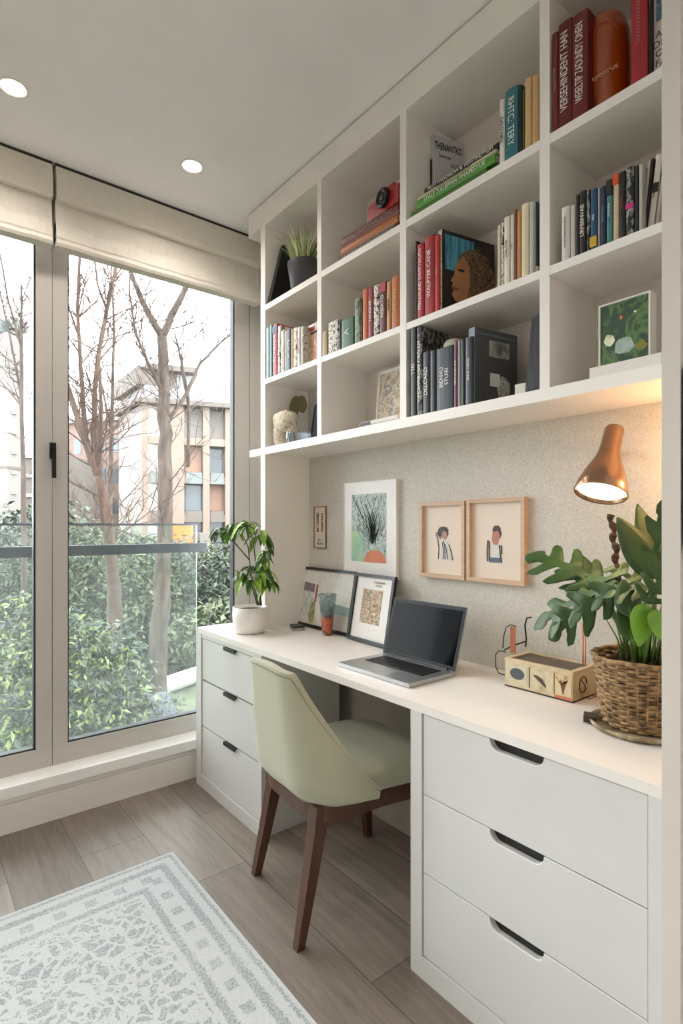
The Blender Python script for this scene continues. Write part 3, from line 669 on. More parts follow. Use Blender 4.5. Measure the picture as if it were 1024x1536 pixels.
def blades(n, seed, r0, L, spread, wd, bmx, base):
    rg = random.Random(seed)
    for i in range(n):
        a = rg.uniform(0, 2*PI); rr = r0*rg.random()**.5; l = L*rg.uniform(.6, 1.1); sp = spread*rg.uniform(.2, 1)
        p = Vector((math.cos(a)*rr, math.sin(a)*rr, base)); d = Vector((math.cos(a), math.sin(a), 0)); s = Vector((-d.y, d.x, 0))
        pv = None
        for k in range(7):
            f = k/6; c = p+d*(sp*l*f**1.7)+Vector((0, 0, l*(f-.25*sp*f*f*1.6))); w = wd*(1-f)**.6*.5
            q = (bmx.verts.new(c-s*w), bmx.verts.new(c+s*w))
            if pv: bmx.faces.new((pv[0], pv[1], q[1], q[0]))
            pv = q
bm = B(); blades(170, 3, .05, .17, .7, .0075, bm, .13)
for v in bm.verts:
    v.co.x = max(min(v.co.x, .21), -.18); v.co.y = min(v.co.y, .13); v.co.z = min(v.co.z, .36)
obj('grass_blades', bm, ramp_mat('variegated_blades', ['5E7A3A', '8DA35A', 'C9CF9A', 'E6E4C0'], 2, .45, island=.9, lo=.1, hi=.9), t)
# middle row first bay
g = 'paperbacks in the middle bay nearest the window'
row(g, R2[1], [
 (399.5, 404.5, 492, '8FA39A', 'grey green paperback against the side panel', {}),
 (405, 409, 488, '4E7C80', 'thin teal paperback near the side panel', {}),
 (409.5, 416.5, 487, 'A8292E', 'red paperback with a blue band, nearest the window', dict(txt='IRONERDE', tsize=.7)),
 (417, 421, 489, SPECK2, 'red and white patterned paperback after the red one', {}),
 (421.5, 427.5, 496, SPECK3, 'pale grey patterned paperback nearest the window', {}),
 (428, 430, 497, 'DAD8D0', 'very thin white paperback before the navy one', {}),
 (430.5, 436.5, 495, '2A3A56', 'navy paperback in the bay nearest the window', dict(txt='LA TEMPE', tsize=.6)),
 (437, 440, 494, 'C9A06A', 'thin tan paperback after the navy one', {}),
 (440.5, 446, 492, SPECK2, 'maroon speckled paperback in the middle of the bay nearest the window', {}),
 (446.5, 451, 491, 'CFCBC2', 'light grey paperback in the bay nearest the window', dict(txt='ANTIOM', tcol=mat('red_ink', '9A2A30', .5), tsize=.8)),
 (451.5, 456, 490, SPECK3, 'grey green speckled paperback before the illustrated cover', {})])
t = thing('book', 'paperback with red, black and orange illustrated cover turned outward', 'book', (.742, -.19, R2[1]+.001), R(-2))
zz = at(462, 487, Y=-.2).z-R2[1]-.001
ART0 = ramp_mat('illustrated_cover', ['B9B7AC', 'D8D3C8', 'C98A60', 'D2B09A', '8E2A34', 'C7C3B8'], 9, .4, dist=1.5)
bx('cover', -.05, .075, 0, .014, 0, zz, ART0, t, .001); bx('title_band', -.01, .0755, -.0008, 0, zz*.74, zz*.8, BLACKI, t); bx('red_block', -.03, .02, -.0008, 0, zz*.82, zz*.94, mat('cover_red', '8E2A34', .5), t)
# middle row second bay
g = 'books in the middle bay with green spines'
row(g, R2[1], [
 (483, 491.5, 497, 'A08A64', 'small tan book, leftmost below the red camera', {}),
 (492.5, 508, 482, SPECK, 'white book with black speckles below the red camera', {}),
 (508.5, 511.5, 482, '17181A', 'thin black book between the speckled and the green one', {}),
 (512, 531, 478, '2F5A3C', 'wide dark green hardback below the red camera', dict(txt='A', tsize=.5)),
 (532, 541, 448, ramp_mat('green_mottle', ['1F3A2A', '3E5A40', '8A9A80', '1F3A2A'], 50, .5), 'tall mottled green book after the wide green one', {}),
 (541.5, 543.5, 450, '3A1A18', 'very thin dark book before the orange one', {}),
 (544, 552, 434, 'BE5A24', 'tall orange book after the mottled green one', {}),
 (552.5, 560, 432, '8A2E38', 'tall maroon pink book after the orange one', dict(txt='TANGNIS', tsize=.7)),
 (560.5, 569, 428, SPECK, 'tall white book with black speckles among the red ones', {}),
 (569.5, 579.5, 424, '5A2626', 'tall dark maroon book with a red head', dict(txt='REBIATO', tsize=.6)),
 (580, 587, 423, 'B8905A', 'tall tan book before the orange brown one', dict(txt='NEIUIA', tcol=BLACKI, tsize=.6)),
 (587.5, 599, 415, 'B4602E', 'orange brown book last in the bay with green spines', dict(txt='SAENAN', tcol=mat('yellow_ink', 'D8B060', .6), tsize=.6))])
# middle row third bay
g = 'books in the middle bay with the portrait cover'
row(g, R2[1], [
 (623, 625.5, 362, '15120F', 'thin black book at the start of the portrait cover bay', {}),
 (626, 636.5, 366, 'A3222C', 'red hardback with white lettering before the thick red one', dict(txt='PERNWUND SHVITYWUTH', tsize=.6)),
 (637, 652, 355, '9C1C24', 'thick red hardback with white lettering', dict(txt='WALPYER CANE', tsize=.5)),
 (652.5, 659.5, 353, 'B02A26', 'slim red hardback touching the portrait cover', dict(txt='TERVE', tcol=mat('gold_ink', 'C8A060', .5), tsize=.5)),
 (746, 751, 338, 'CFC3A8', 'slim cream paperback with rounded top', {}),
 (751.5, 755.5, 334, SPECK, 'thin book with black and cream print', {}),
 (756, 765, 326, 'DDD4C4', 'off-white hardback with black lettering on its foot', dict(txt='MARK PVER', tcol=BLACKI, tsize=.5)),
 (765.5, 771, 322, 'D6CFC4', 'white hardback with a small black picture', dict(txt='A LESI', tcol=BLACKI, tsize=.5)),
 (771.5, 775, 314, '7A3A2A', 'thin rust brown book before the orange tan one', {}),
 (775.5, 781.5, 316, 'C08A54', 'orange tan paperback beside the cream block', {}),
 (782, 793.5, 306, 'DCCDAE', 'thick cream hardback near the divider', {}),
 (794, 800, 303, 'B9BDB8', 'pale grey paperback near the divider', {})])
z = R2[1]; xa = at(796, 500, Y=-.2).x; xb = at(808, 500, Y=-.2).x
t = bx('box', 0, xb-xa, 0, .1, 0, .022, mat('cream_box', 'D8CBB0', .6), None, .001); t.location = (xa, -.208, z+.0005); tag(t, 'small cream box under the navy book at the divider', 'box')
book(at(800.5, 500, Y=-.2).x, at(808.5, 500, Y=-.2).x-.001, z+.023, at(805, 305, Y=-.2).z, '2C3A48', 'navy hardback with white lettering standing on the small cream box', g, txt='NABENHALIT', tsize=.6)
# portrait cover book
xa = at(661, 400, Y=-.216).x-.012
t = thing('book', 'large art book with a curly haired profile portrait on its cover', 'book', (xa+.018, -.216, R2[1]+.001), R(79)); H = .258; Wd = .22
bx('cover', 0, Wd, 0, .02, 0, H, mat('portrait_black', '1C1714', .35), t, .001)
bx('spine_print', -.001, -.0001, .001, .019, 0, H, SPECK3, t)
bx('blue_panel', .012, .13, -.0007, .0, H*.52, H-.012, ramp_mat('blue_streaks', ['16303E', '2C7190', '58A0B8', '1E4256'], 9, .35, stretch=(9, 1, .6)), t)
def patch(par, pts, m, y=-.0012, name='print', th=.0006):
    bm = B(); prism(bm, pts, lambda x, zz: (x, y, zz), (0, th, 0)); return obj(name, bm, m, par)
def blobpts(cx, cz, rx, rz, n=24, wob=0, seed=0, a0=0, a1=2*PI):
    rg = random.Random(seed); return [(cx+rx*(1+wob*rg.uniform(-1, 1))*math.cos(a0+(a1-a0)*k/n), cz+rz*(1+wob*rg.uniform(-1, 1))*math.sin(a0+(a1-a0)*k/n)) for k in range(n)]
patch(t, blobpts(.138, .125, .082, .098, 36, .05, 3), ramp_mat('curly_hair', ['1A120C', '3E2A1B', '8A6848', '2A1C12', 'A58260'], 60, .5, detail=3, lo=.38, hi=.64, dist=2), y=-.0014, name='hair_print')
patch(t, [(.085, .19), (.06, .165), (.05, .14), (.045, .118), (.032, .1), (.042, .092), (.036, .08), (.045, .07), (.036, .055), (.05, .038), (.075, .03), (.1, .05), (.112, .1), (.11, .16)], mat('portrait_skin', 'A8744F', .45, var=.12, vscale=20), y=-.0022, name='face_print')
patch(t, blobpts(.075, .14, .014, .005, 12), mat('portrait_dark', '2A1A12', .5), y=-.003, name='eye_print'); patch(t, [(.036, .082), (.062, .078), (.06, .072), (.042, .072)], mat('lip_print', '7A3A30', .5), y=-.003, name='lip_print')
# middle row fourth bay
g = 'books in the middle bay beside the end panel'
row(g, R2[1], [
 (842, 855, 311, 'D4CFC8', 'white booklet with grey side lettering, first in its bay', dict(txt='MIOW IDRMICIOURRA', tcol=mat('grey_ink2', '6A6660', .6), tsize=.35)),
 (855.5, 863, 308, 'BDB8B0', 'light grey booklet beside the first white one', {}),
 (863.5, 868.5, 292, '2A1E1E', 'brown black paperback before the bold lettered one', dict(depth=.16)),
 (869, 879, 287, '1C1A1C', 'black paperback with bold white title', dict(txt='URFBBNVAB', tsize=.9)),
 (879.5, 885, 285, DSPK, 'dark speckled paperback after the bold lettered one', {}),
 (885.5, 896, 284, '1E4A6E', 'blue paperback with a yellow foot', dict(txt='VERIS', tsize=.4)),
 (896.5, 899.5, 282, 'BDB2B0', 'thin pale pink paperback between the two blue ones', {}),
 (900, 909, 280, '1F2C4A', 'navy paperback with faint lettering', dict(txt='SINATY RAN', tcol=mat('blue_ink', '7A8AA8', .5), tsize=.5)),
 (909.5, 919, 270, '3E7A78', 'teal and black paperback left of the orange topped one', dict(txt='OTHER ROW', tsize=.4)),
 (919.5, 928.5, 262, 'C8B294', 'cream paperback with an orange top', {}),
 (929, 938, 258, '1A1A1C', 'black paperback right of the orange topped one', dict(txt='PARCE FANE', tcol=mat('red_ink', '9A2A30', .5), tsize=.4)),
 (938.5, 951, 251, DSPK, 'black paperback with a pink mark', {}),
 (951.5, 957.5, 249, '222428', 'slim charcoal paperback before the pale grey booklet', {}),
 (958, 964, 247, 'B4B0A8', 'pale grey booklet in front of the leaning books', {})])
for (u0, u1, vt, cc, lb, tl, kw) in ((964.5, 969, 243, 'B8B0AA', 'thin pale leaning book left of the dark brown one', .10, {}), (969, 973.5, 241, '2A1F1E', 'thin dark brown leaning book', .10, {}), (974, 984, 236, 'D2CCC2', 'white leaning book with a black emblem', .12, dict(txt='-MARANIHIN', tcol=BLACKI, tsize=.45)), (985.5, 990.5, 238, 'BDB5AB', 'off-white leaning book nearest the end panel', .12, {})):
    xa = at(u0-4, 300, Y=-.2).x; xb = at(u1-4, 300, Y=-.2).x; book(xa+.0006, xb-.0006, R2[1]+.0008, at((u0+u1)/2, vt, Y=-.2).z, cc, lb, 'leaning books beside the end panel', tilt=tl, yf=-.2, depth=.14, **kw)
for lb, u0, u1, z0, z1, cc in (('orange', 919.5, 928.5, .13, .17, 'D0501C'), ):
    pass
def band(near_label, z0f, z1f, col, nm='colour_band'):
    for o in bpy.data.objects:
        if o.get('label') == near_label:
            c = [k for k in o.children if k.name.startswith('cover')][0]; xs = [v.co.x for v in c.data.vertices]; hs = max(v.co.z for v in c.data.vertices)
            bx(nm, min(xs)+.0003, max(xs)-.0003, -.0052, .001, hs*z0f, hs*z1f, mat('band_'+col, col, .5), o)
band('cream paperback with an orange top', .84, .999, 'D0501C'); band('blue paperback with a yellow foot', .03, .2, 'C9A32A'); band('black paperback with a pink mark', .38, .46, 'C0307A')
band('red paperback with a blue band, nearest the window', .84, .97, '2A3A5A'); band('tall dark maroon book with a red head', .8, .99, 'A02A30'); band('white leaning book with a black emblem', .5, .62, '2A2622'); band('teal and black paperback left of the orange topped one', .75, .99, '14181A')
# lower row third bay
g = 'dark books in the lower bay'
row(g, RB[1], [
 (616, 625, 490, '15181C', 'tall black book with TSEI in white at its head', dict(txt='TSEI', tsize=.8)),
 (625.5, 634, 491, DSPK, 'tall black book printed all over with white', dict(txt='MOLWANVE CIUVAH', tsize=.8)),
 (634.5, 645, 528, '232729', 'charcoal book with white lower lettering', dict(txt='DELCARD', tsize=.7)),
 (645.5, 654, 526, '1F2529', 'dark slate book beside the wide slate one', {}),
 (654.5, 680.5, 521, '26323A', 'wide slate blue hardback with pale lettering', dict(txt='BIENVU\nSTUIEI', tsize=.3)),
 (681, 686, 512, '6A3040', 'slim maroon book after the wide slate one', dict(txt='VERO GWEN ANE', tsize=.8)),
 (686.5, 691, 511, '8A8C88', 'slim grey book after the maroon one', {}),
 (691.5, 697.5, 509, '1A1E22', 'black book in the middle of the lower bay', {}),
 (698, 709.5, 506, '2C343B', 'slate book touching the large grey album', dict(txt='ANNE WEITO', tsize=.4))])
t = thing('ceramic_dish', 'small cream rounded dish lying on the wide slate book', 'dish', (1.485, -.15, at(668, 521, Y=-.205).z+.001))
bm = B(); lathe(bm, [(.022, 0), (.033, .006), (.034, .02), (.028, .032), (.012, .038), (0, .039)], 28, sx=1.1); obj('body', bm, mat('cream_glaze', 'CFCDB8', .4), t, smooth=True)
xa = at(710, 560, Y=-.214).x
t = thing('photo_album', 'large grey slipcase album with a pale photo on its front', 'album', (xa+.006, -.214, RB[1]+.001), R(80))
bx('cover', 0, .175, 0, .026, 0, .232, mat('album_grey', '4A4B4A', .35, var=.08), t, .002); bx('spine', -.002, -.0001, 0, .026, 0, .232, mat('album_blue', '5E6E7A', .4), t)
bx('frame_line', .012, .165, -.001, 0, .212, .218, mat('album_blue', '5E6E7A', .4), t)
bx('photo', .055, .14, -.0012, 0, .15, .2, ramp_mat('grey_photo', ['2A2A28', '6A6864', 'A8A69E', '3A3936'], 18, .4), t); bx('photo_card', .06, .1, -.0014, 0, .06, .1, WHITEI, t)
patch(t, blobpts(.115, .055, .026, .042, 24, .15, 5), ramp_mat('flower_photo', ['2A2826', 'A8A49C', 'D8D5CC', '3A3230'], 50, .4), name='flower_print')
t = thing('card', 'small blank white card standing beside the striped slab', 'card', (1.771, -.212, RB[1]+.0005), R(4)); bx('body', -.016, .016, 0, .002, 0, .03, mat('card_white', 'D8D5CC', .6), t)
t = thing('stone_slab', 'dark striped upright slab at the divider in the lower bay', 'slab', (1.81, -.216, RB[1]+.0005)); 
bm = B(); prism(bm, [(-.018, 0), (.028, 0), (.028, .212), (-.002, .198)], lambda x, zz: (x, 0, zz), (0, .16, 0)); obj('body', bm, ramp_mat('striped_dark', ['141618', '333536', '1C1E20', '424443'], 14, .6, stretch=(9, 1, .5)), t)

# ------------------------------------------------------------------ objects in the lower bays
t = thing('stone_figure', 'speckled cream stone figure in the lower bay nearest the window', 'sculpture', (.494, -.165, RB[1]))
STONE = ramp_mat('speckled_stone', ['8A7860', 'D8CDB6', 'E6DECB', 'B9A888'], 90, .85, detail=3, lo=.32, hi=.6, bump=.5)
def lump(bm, c, r, seed, sub=3, k=.06):
    rg = random.Random(seed); a = [rg.uniform(2, 7) for _ in range(3)]
    g_ = bmesh.ops.create_icosphere(bm, subdivisions=sub, radius=1)
    for v in g_['verts']:
        d = v.co.copy(); e = .72  # squarish
        d = Vector([math.copysign(abs(x)**e, x) for x in d]); s = 1+k*math.sin(d.x*a[0])*math.cos(d.y*a[1]+d.z*a[2]*.5)
        v.co = Vector((c[0]+d.x*r[0]*s, c[1]+d.y*r[1]*s, c[2]+d.z*r[2]*s))
bm = B(); lump(bm, (.0, 0, .115), (.066, .045, .05), 1); obj('body', bm, STONE, t, smooth=True)
bm = B(); lump(bm, (-.028, 0, .06), (.034, .038, .06), 2); obj('leg', bm, STONE, t, smooth=True)
bm = B(); lump(bm, (.045, .012, .052), (.022, .03, .052), 3); obj('leg', bm, STONE, t, smooth=True)
t2 = thing('leaf_ornament', 'two rounded olive brown leaves rising behind the stone figure', 'ornament', (.466, -.085, RB[1]))
OLV = mat('olive_felt', '6A6444', .85, var=.2, vscale=30, bump=.3)
for (cx, cz, rx, rz, rot) in ((-.012, .205, .04, .05, .3), (.05, .205, .034, .044, -.55)):
    bm = B(); bmesh.ops.create_uvsphere(bm, u_segments=20, v_segments=12, radius=1)
    o = obj('leaf', bm, OLV, t2, smooth=True); o.scale = (rx, .012, rz); o.location = (cx, 0, cz); o.rotation_euler = (0, rot, 0)
bm = B(); tube(bm, [(0, 0, .001), (-.005, 0, .06), (0, 0, .17)], .009, 8); obj('stem', bm, OLV, t2)
GCL = glass_mat('cup_glass', (.85, .88, .9), haze=.12, refl=.15)
t = thing('glass_cup', 'small clear glass tumbler before the stone figure', 'glass', (.588, -.196, RB[1]+.0005))
bm = B(); lathe(bm, [(.0, .004), (.017, .004), (.02, .05), (.022, .05), (.019, 0), (0, 0)], 28); obj('body', bm, GCL, t, smooth=True)
t = thing('glass_block', 'clear glass block ornament beside the dark frame', 'ornament', (.655, -.17, RB[1]+.0005), R(12)); bx('body', -.03, .03, -.012, .012, 0, .045, GCL, t, .004)
def frame(name, label, w, h, fw, th, m, loc, rx=0, rz=0, matc=None, mw=0, art=None, group=None, cat='picture', depth_in=.004, glaze=False):
    """picture frame: origin bottom centre of the back; front faces -Y"""
    t = thing(name, label, cat, loc, rz, group); t.rotation_euler = (rx, 0, rz)
    bm = B()
    o_ = [(-w/2, 0), (w/2, 0), (w/2, h), (-w/2, h)]; i_ = [(-w/2+fw, fw), (w/2-fw, fw), (w/2-fw, h-fw), (-w/2+fw, h-fw)]
    V = [[bm.verts.new((x, y, z)) for x, z in P] for P, y in ((o_, 0), (o_, -th), (i_, -th), (i_, 0))]
    for a, b in ((0, 1), (1, 2), (2, 3), (3, 0)):
        for k in range(4): bm.faces.new((V[a][k], V[a][(k+1) % 4], V[b][(k+1) % 4], V[b][k]))
    obj('frame', bm, m, t, bevel=min(.002, fw*.15))
    y = -th+depth_in
    bx('mount', -w/2+fw-.0005, w/2-fw+.0005, y, -.0005, fw-.0005, h-fw+.0005, matc or PAPERM, t)
    if art:
        l, r_, b_, t_ = mw; bx('art_print', -w/2+fw+l, w/2-fw-r_, y-.0007, y-.0001, fw+b_, h-fw-t_, art, t)
    return t, y
BLF = mat('black_frame', '1E1F22', .35); WHF = mat('white_frame', 'E8E6E1', .4)
t, y = frame('framed_picture', 'small dark frame leaning in the lower bay nearest the window', .12, .185, .012, .012, mat('slate_frame', '24292F', .4), (.665, -.11, RB[1]+.001), R(-8), R(-14), matc=mat('slate_glass', '4A545C', .15, var=.1))
ROCK = ramp_mat('pebble_print', ['4A3E34', 'C8A878', '8A7A68', 'D8C8A8', '6A6A6E', 'B08A50'], 20, .4, detail=4, dist=.6)
t, y = frame('framed_picture', 'white framed pebble photo on the lower shelf above the beige wall', .25, .245, .007, .012, WHF, (1.152, -.075, RB[1]+.001), R(-5), 0, matc=WHF, art=ROCK, mw=(.004,)*4)
lying('flat white booklet with a black corner before the pebble photo', 'booklets', 1.09, 1.292, RB[1], .018, 'D6D2CA', yf=-.216, depth=.08)
bx('black_label', -.098, -.04, -.0052, -.0041, .003, .015, BLACKI, bpy.context.scene.objects[[o.name for o in sc.objects if o.get('label') == 'flat white booklet with a black corner before the pebble photo'][0]])
# green painting on ledge box
t = thing('ledge_box', 'low white box under the green painting', 'box', (2.055, -.218, RB[1]+.0005)); bx('body', -.082, .085, 0, .10, 0, .027, mat('gloss_white', 'E2DED6', .35), t, .002)
GPAINT = ramp_mat('garden_painting', ['1E3020', '3A5530', '2A4238', '5A7A44', '26382A', '4A6A5E'], 11, .4, dist=1.4)
t, y = frame('framed_picture', 'white framed green garden painting standing on the low white box', .122, .155, .0035, .035, mat('gloss_white', 'E2DED6', .35), (2.048, -.165, RB[1]+.0285), R(0), R(0), matc=WHF, art=GPAINT, mw=(.001,)*4)
patch(t, blobpts(-.036, .063, .013, .014, 24, .15, 2), ramp_mat('white_petals', ['8A9A6A', 'D8DCB8', 'E8EACF'], 60, .5), y=y-.0016, name='flower_print')
patch(t, [(-.022, .03), (-.02, .052), (-.012, .06), (.006, .062), (.016, .058), (.026, .034), (.012, .023), (-.012, .024)], ramp_mat('pale_pot', ['7E938A', 'A8BAB0', '5E7068'], 16, .5), y=y-.0016, name='pot_print')
patch(t, blobpts(-.007, .112, .003, .0055, 12), mat('print_orange', 'E0703A', .5), y=y-.0018, name='blossom_print'); patch(t, blobpts(.026, .117, .0035, .0025, 12), mat('print_white', 'E8DCC8', .5), y=y-.0018, name='blossom_print')
patch(t, blobpts(.04, .033, .012, .012, 20, .3, 6), mat('print_yellowgreen', '7A7A2A', .5), y=y-.0015, name='bush_print')

# ------------------------------------------------------------------ pictures on the wall
struct(bx('trim_6', .7675, 1.5805, .018, WY-.0005, 0, .7265, mat('kneehole_shade_paint', 'BDB6AA', .7)))  # wall colour on the panel, shade under the desk put into it
PWY = WY
def wallpos(u0, v0, u1, v1, th):
    a = at(u0, v1, Y=PWY-th); b = at(u1, v1, Y=PWY-th); c_ = at(u0, v0, Y=PWY-th)
    return (a.x+b.x)/2, a.z, b.x-a.x, c_.z-a.z
x, z, w, h = wallpos(470, 760, 488, 822, .008)
t, y = frame('wall_plaque', 'narrow cream plaque with dark lettering beside the column', w, h, .004, .008, mat('plaque_edge', '8A6A58', .6), (x, PWY, z), matc=mat('plaque_cream', 'D9C7B4', .6), cat='plaque')
text(t, 'BAT NURBES', (-.018, y-.0006, h*.62), .026, (R(90), R(-90), 0), BLACKI, sx=.62, bold=.0006); text(t, 'EASRE RAG', (.018, y-.0006, h*.62), .026, (R(90), R(-90), 0), BLACKI, sx=.68, bold=.0006)
bx('lower_panel', -w*.42, w*.42, y-.0006, y, .008, h*.29, mat('plaque_pale', 'CFCDBE', .6), t); text(t, 'un u\nNUI 4', (0, y-.0012, h*.16), .02, (R(90), 0, 0), BLACKI)
xa, za, wa, ha = wallpos(515.5, 722, 594, 858, .018)
TREEP = ramp_mat('tree_print', ['24302E', '5E7A72', '9DB3AA', 'C6D0C8', '38463F', '7E968A'], 30, .5, stretch=(1.6, 1, .6), detail=8, dist=2)
t, y = frame('picture', 'white mounted print of a leafy tree in a terracotta pot', wa, ha, .004, .018, WHF, (xa, PWY, za-.01), matc=WHF, art=TREEP, mw=(.05, .056, .06, .05), depth_in=.002)
aw0, aw1 = -wa/2+.054, wa/2-.06
patch(t, [(aw0, .064), (-.035, .064), (-.035, .19), (aw0, .2)], ramp_mat('teal_wash', ['6FA59A', '9CC4A8', 'BCD08E'], 8, .5), y=y-.0014, name='doorway_print')
patch(t, [(-.032, .064), (aw1, .064)]+[(.04+.068*math.cos(a), .066+.052*math.sin(a)) for a in [k/12*PI for k in range(1, 12)]], mat('terracotta_print', 'CC7A58', .5, var=.1, vscale=30), y=y-.0016, name='pot_print')
rg = random.Random(8)
bm = B()
for k in range(70):
    a = rg.gauss(PI/2, .6); L = rg.uniform(.06, .24); x0 = .03+rg.gauss(0, .012); z0 = .14+rg.uniform(0, .03); b = a+rg.gauss(0, .3)
    p0 = Vector((x0, y-.0016, z0)); p1 = p0+Vector((math.cos(a), 0, math.sin(a)))*L*.5; p2 = p1+Vector((math.cos(b), 0, math.sin(b)))*L*.5
    P = [p for p in (p0, p1, p2) if aw0 < p.x < aw1 and p.z < ha-.06]
    if len(P) > 1: tube(bm, P, .0006, 3)
obj('branch_lines', bm, mat('ink_green_black', '22302A', .6), t)
WOOD = mat('pale_ash_frame', 'CBAC8E', .5, var=.1, vscale=6, stretch=(2, 2, 18))
MNT = mat('cream_mount', 'E2D3C2', .6)
def ink(t, strokes, col, y, r=.0012, nm='ink_lines'):
    bm = B()
    for s in strokes: tube(bm, [(x_, y, z_) for x_, z_ in s], r, 4)
    obj(nm, bm, mat('ink_'+col, col, .6), t)
x, z, w, h = wallpos(628.5, 754, 696, 864, .022)
t, y = frame('picture', 'ash framed sketch of a person raising one arm to the head', w, h, .014, .022, WOOD, (x, PWY, z), matc=MNT, depth_in=.014)
patch(t, blobpts(.0, .172, .026, .022, 20, .1, 1), mat('sketch_hair', '4A3C36', .6), y=y-.0008, name='hair_print'); patch(t, blobpts(.006, .160, .013, .016, 16), mat('sketch_skin', 'B08878', .6), y=y-.0012, name='face_print')
patch(t, [(-.02, .07), (-.018, .13), (.0, .14), (.022, .135), (.036, .07)], mat('sketch_shirt', 'D8D6D0', .6), y=y-.0008, name='shirt_print')
ink(t, [[(-.036, .165), (-.028, .15), (-.02, .11), (-.024, .07)], [(-.03, .17), (-.018, .155), (-.012, .145)], [(.0, .14), (.008, .12), (.01, .07)], [(.006, .13), (.016, .11), (.022, .07)], [(.028, .125), (.038, .1), (.046, .068)], [(-.034, .168), (-.026, .172)], [(-.004, .135), (.002, .1), (.0, .07)]], '3A3C44', y-.0014, .0015)
x, z, w, h = wallpos(699, 749, 786, 871, .022)
t, y = frame('picture', 'ash framed sketch of a seated person in a white shirt with braces', w, h, .014, .022, WOOD, (x, PWY, z), matc=MNT, depth_in=.014)
patch(t, blobpts(.002, .172, .018, .026, 20, .1, 2), mat('sketch_hair', '4A3C36', .6), y=y-.0008, name='hair_print'); patch(t, [(-.014, .175), (.008, .178), (.016, .16), (.01, .145), (.004, .13), (-.012, .132), (-.018, .15)], mat('sketch_skin2', 'B5796A', .6), y=y-.0012, name='face_print')
patch(t, [(-.022, .085), (-.02, .13), (.014, .135), (.018, .085)], mat('sketch_shirt', 'D8D6D0', .6), y=y-.0008, name='shirt_print'); patch(t, [(-.03, .07), (-.022, .087), (.018, .087), (.022, .07)], mat('sketch_trousers', '5A6878', .6), y=y-.001, name='trousers_print')
ink(t, [[(-.034, .145), (-.037, .11), (-.036, .072)], [(-.034, .145), (-.028, .14), (-.028, .075)], [(.012, .13), (.016, .1), (.022, .072)], [(.02, .13), (.022, .1)]], '2E3138', y-.0014, .0018)

# ------------------------------------------------------------------ things on the worktop
T = .7505
SK = ramp_mat('sketch_print', ['9AA0A0', 'C8CCC8', 'DAD9D2', 'E3E2DC'], 30, .4, detail=8, dist=1, lo=.2, hi=.5)
xa = .24; xb = .80
lean = R(-10); hh = .285
t, y = frame('framed_picture', 'wide black framed pale collage print leaning on the wall behind the small glass', xb-xa, hh, .013, .016, BLF, ((xa+xb)/2, -.022, T+.001), lean, 0, matc=SK, depth_in=.008)
patch(t, [(-.13, .05), (-.115, .21), (-.02, .2), (-.02, .05)], ramp_mat('collage_grey', ['8E9494', 'C4C9C6', 'DCDDD6'], 40, .5, detail=8), y=y-.001, name='collage_print')
patch(t, [(-.11, .17), (-.112, .212), (-.02, .205), (-.02, .165)], mat('collage_mauve', '7F7680', .5, var=.2, vscale=30), y=y-.0016, name='collage_print'); patch(t, [(-.008, .12), (-.008, .205), (.006, .205), (.004, .12)], mat('collage_red', 'A85048', .5), y=y-.0016, name='collage_print')
patch(t, [(-.03, .02), (-.045, .06), (-.035, .11), (-.005, .13), (.005, .05), (-.0, .02)], ramp_mat('collage_olive', ['7A7A4A', 'C9B45A', '6A7A6A', 'D8D0B0'], 30, .5), y=y-.0018, name='collage_print')
patch(t, [(.1, .085), (.1, .13), (.26, .12), (.26, .08)], mat('collage_teal', '8FA6A4', .5, var=.15, vscale=20), y=y-.0014, name='collage_print'); patch(t, [(.09, .016), (.1, .082), (.262, .078), (.262, .016)], mat('collage_grey_flat', 'C3BFB8', .5), y=y-.0014, name='collage_print')
BOT = ramp_mat('botanical_print', ['4A4038', 'A8703A', 'D8CDB8', '6A6A52', 'C08A4A', 'E0D8C8'], 46, .5, detail=6, lo=.34, hi=.64)
xa = at(537, 950, Y=-.075).x; xb = at(582, 950, Y=-.05).x+.035
t, y = frame('framed_picture', 'upright black framed botanical print overlapping the wide frame', .262, .285, .014, .016, BLF, (.948, -.052, T+.001), R(-10), R(-3), matc=WHF, art=BOT, mw=(.05, .055, .065, .05), depth_in=.008)
text(t, 'S TUPUMBRIK\nUSTIDI', (.03, y-.001, .245), .013, (R(90), 0, 0), mat('grey_ink2', '6A6660', .6))
# laptop
t = thing('laptop', 'open silver laptop with a glossy black screen', 'laptop', (1.326, -.262, T), R(.4))
SIL = mat('silver_aluminium', 'B9BCBE', .3, metal=.85); KEY = mat('black_keys', '17181A', .45)
base = bx('base', -.17, .17, -.112, .104, .001, .0135, SIL, t, .004, 3)
bx('keyboard_well', -.135, .135, -.02, .078, .0136, .0142, mat('key_well', '3A3C3E', .5, metal=.5), base)
bm = B()
for r_ in range(6):
    n = 14
    for k in range(n):
        if r_ == 0 and 3 < k < 9: continue
        x0 = -.132+k*.264/n+.001; z0 = -.018+r_*.0158; box(bm, x0, x0+.264/n-.003, z0, z0+.0128, .0143, .0162)
box(bm, -.132+4*.264/14+.001, -.132+9*.264/14-.002, -.018, -.0052, .0143, .0162)
obj('keys', bm, KEY, base, bevel=.0006, seg=1)
bx('trackpad', -.05, .05, -.1, -.03, .0136, .0139, mat('trackpad', 'AEB1B3', .35, metal=.6), base, .0)
bm = B(); lathe(bm, [(.006, -.14), (.006, .14)], 14); o = obj('hinge', bm, BLACKM, base); o.rotation_euler = (0, R(90), 0); o.location = (0, .102, .015)
lid = bpy.data.objects.new('lid', None)
bm = B(); box(bm, -.17, .17, 0, .006, 0, .212); lid = obj('lid', bm, SIL, t, bevel=.0028, seg=3); lid.location = (0, .102, .014); lid.rotation_euler = (R(-17), 0, 0)
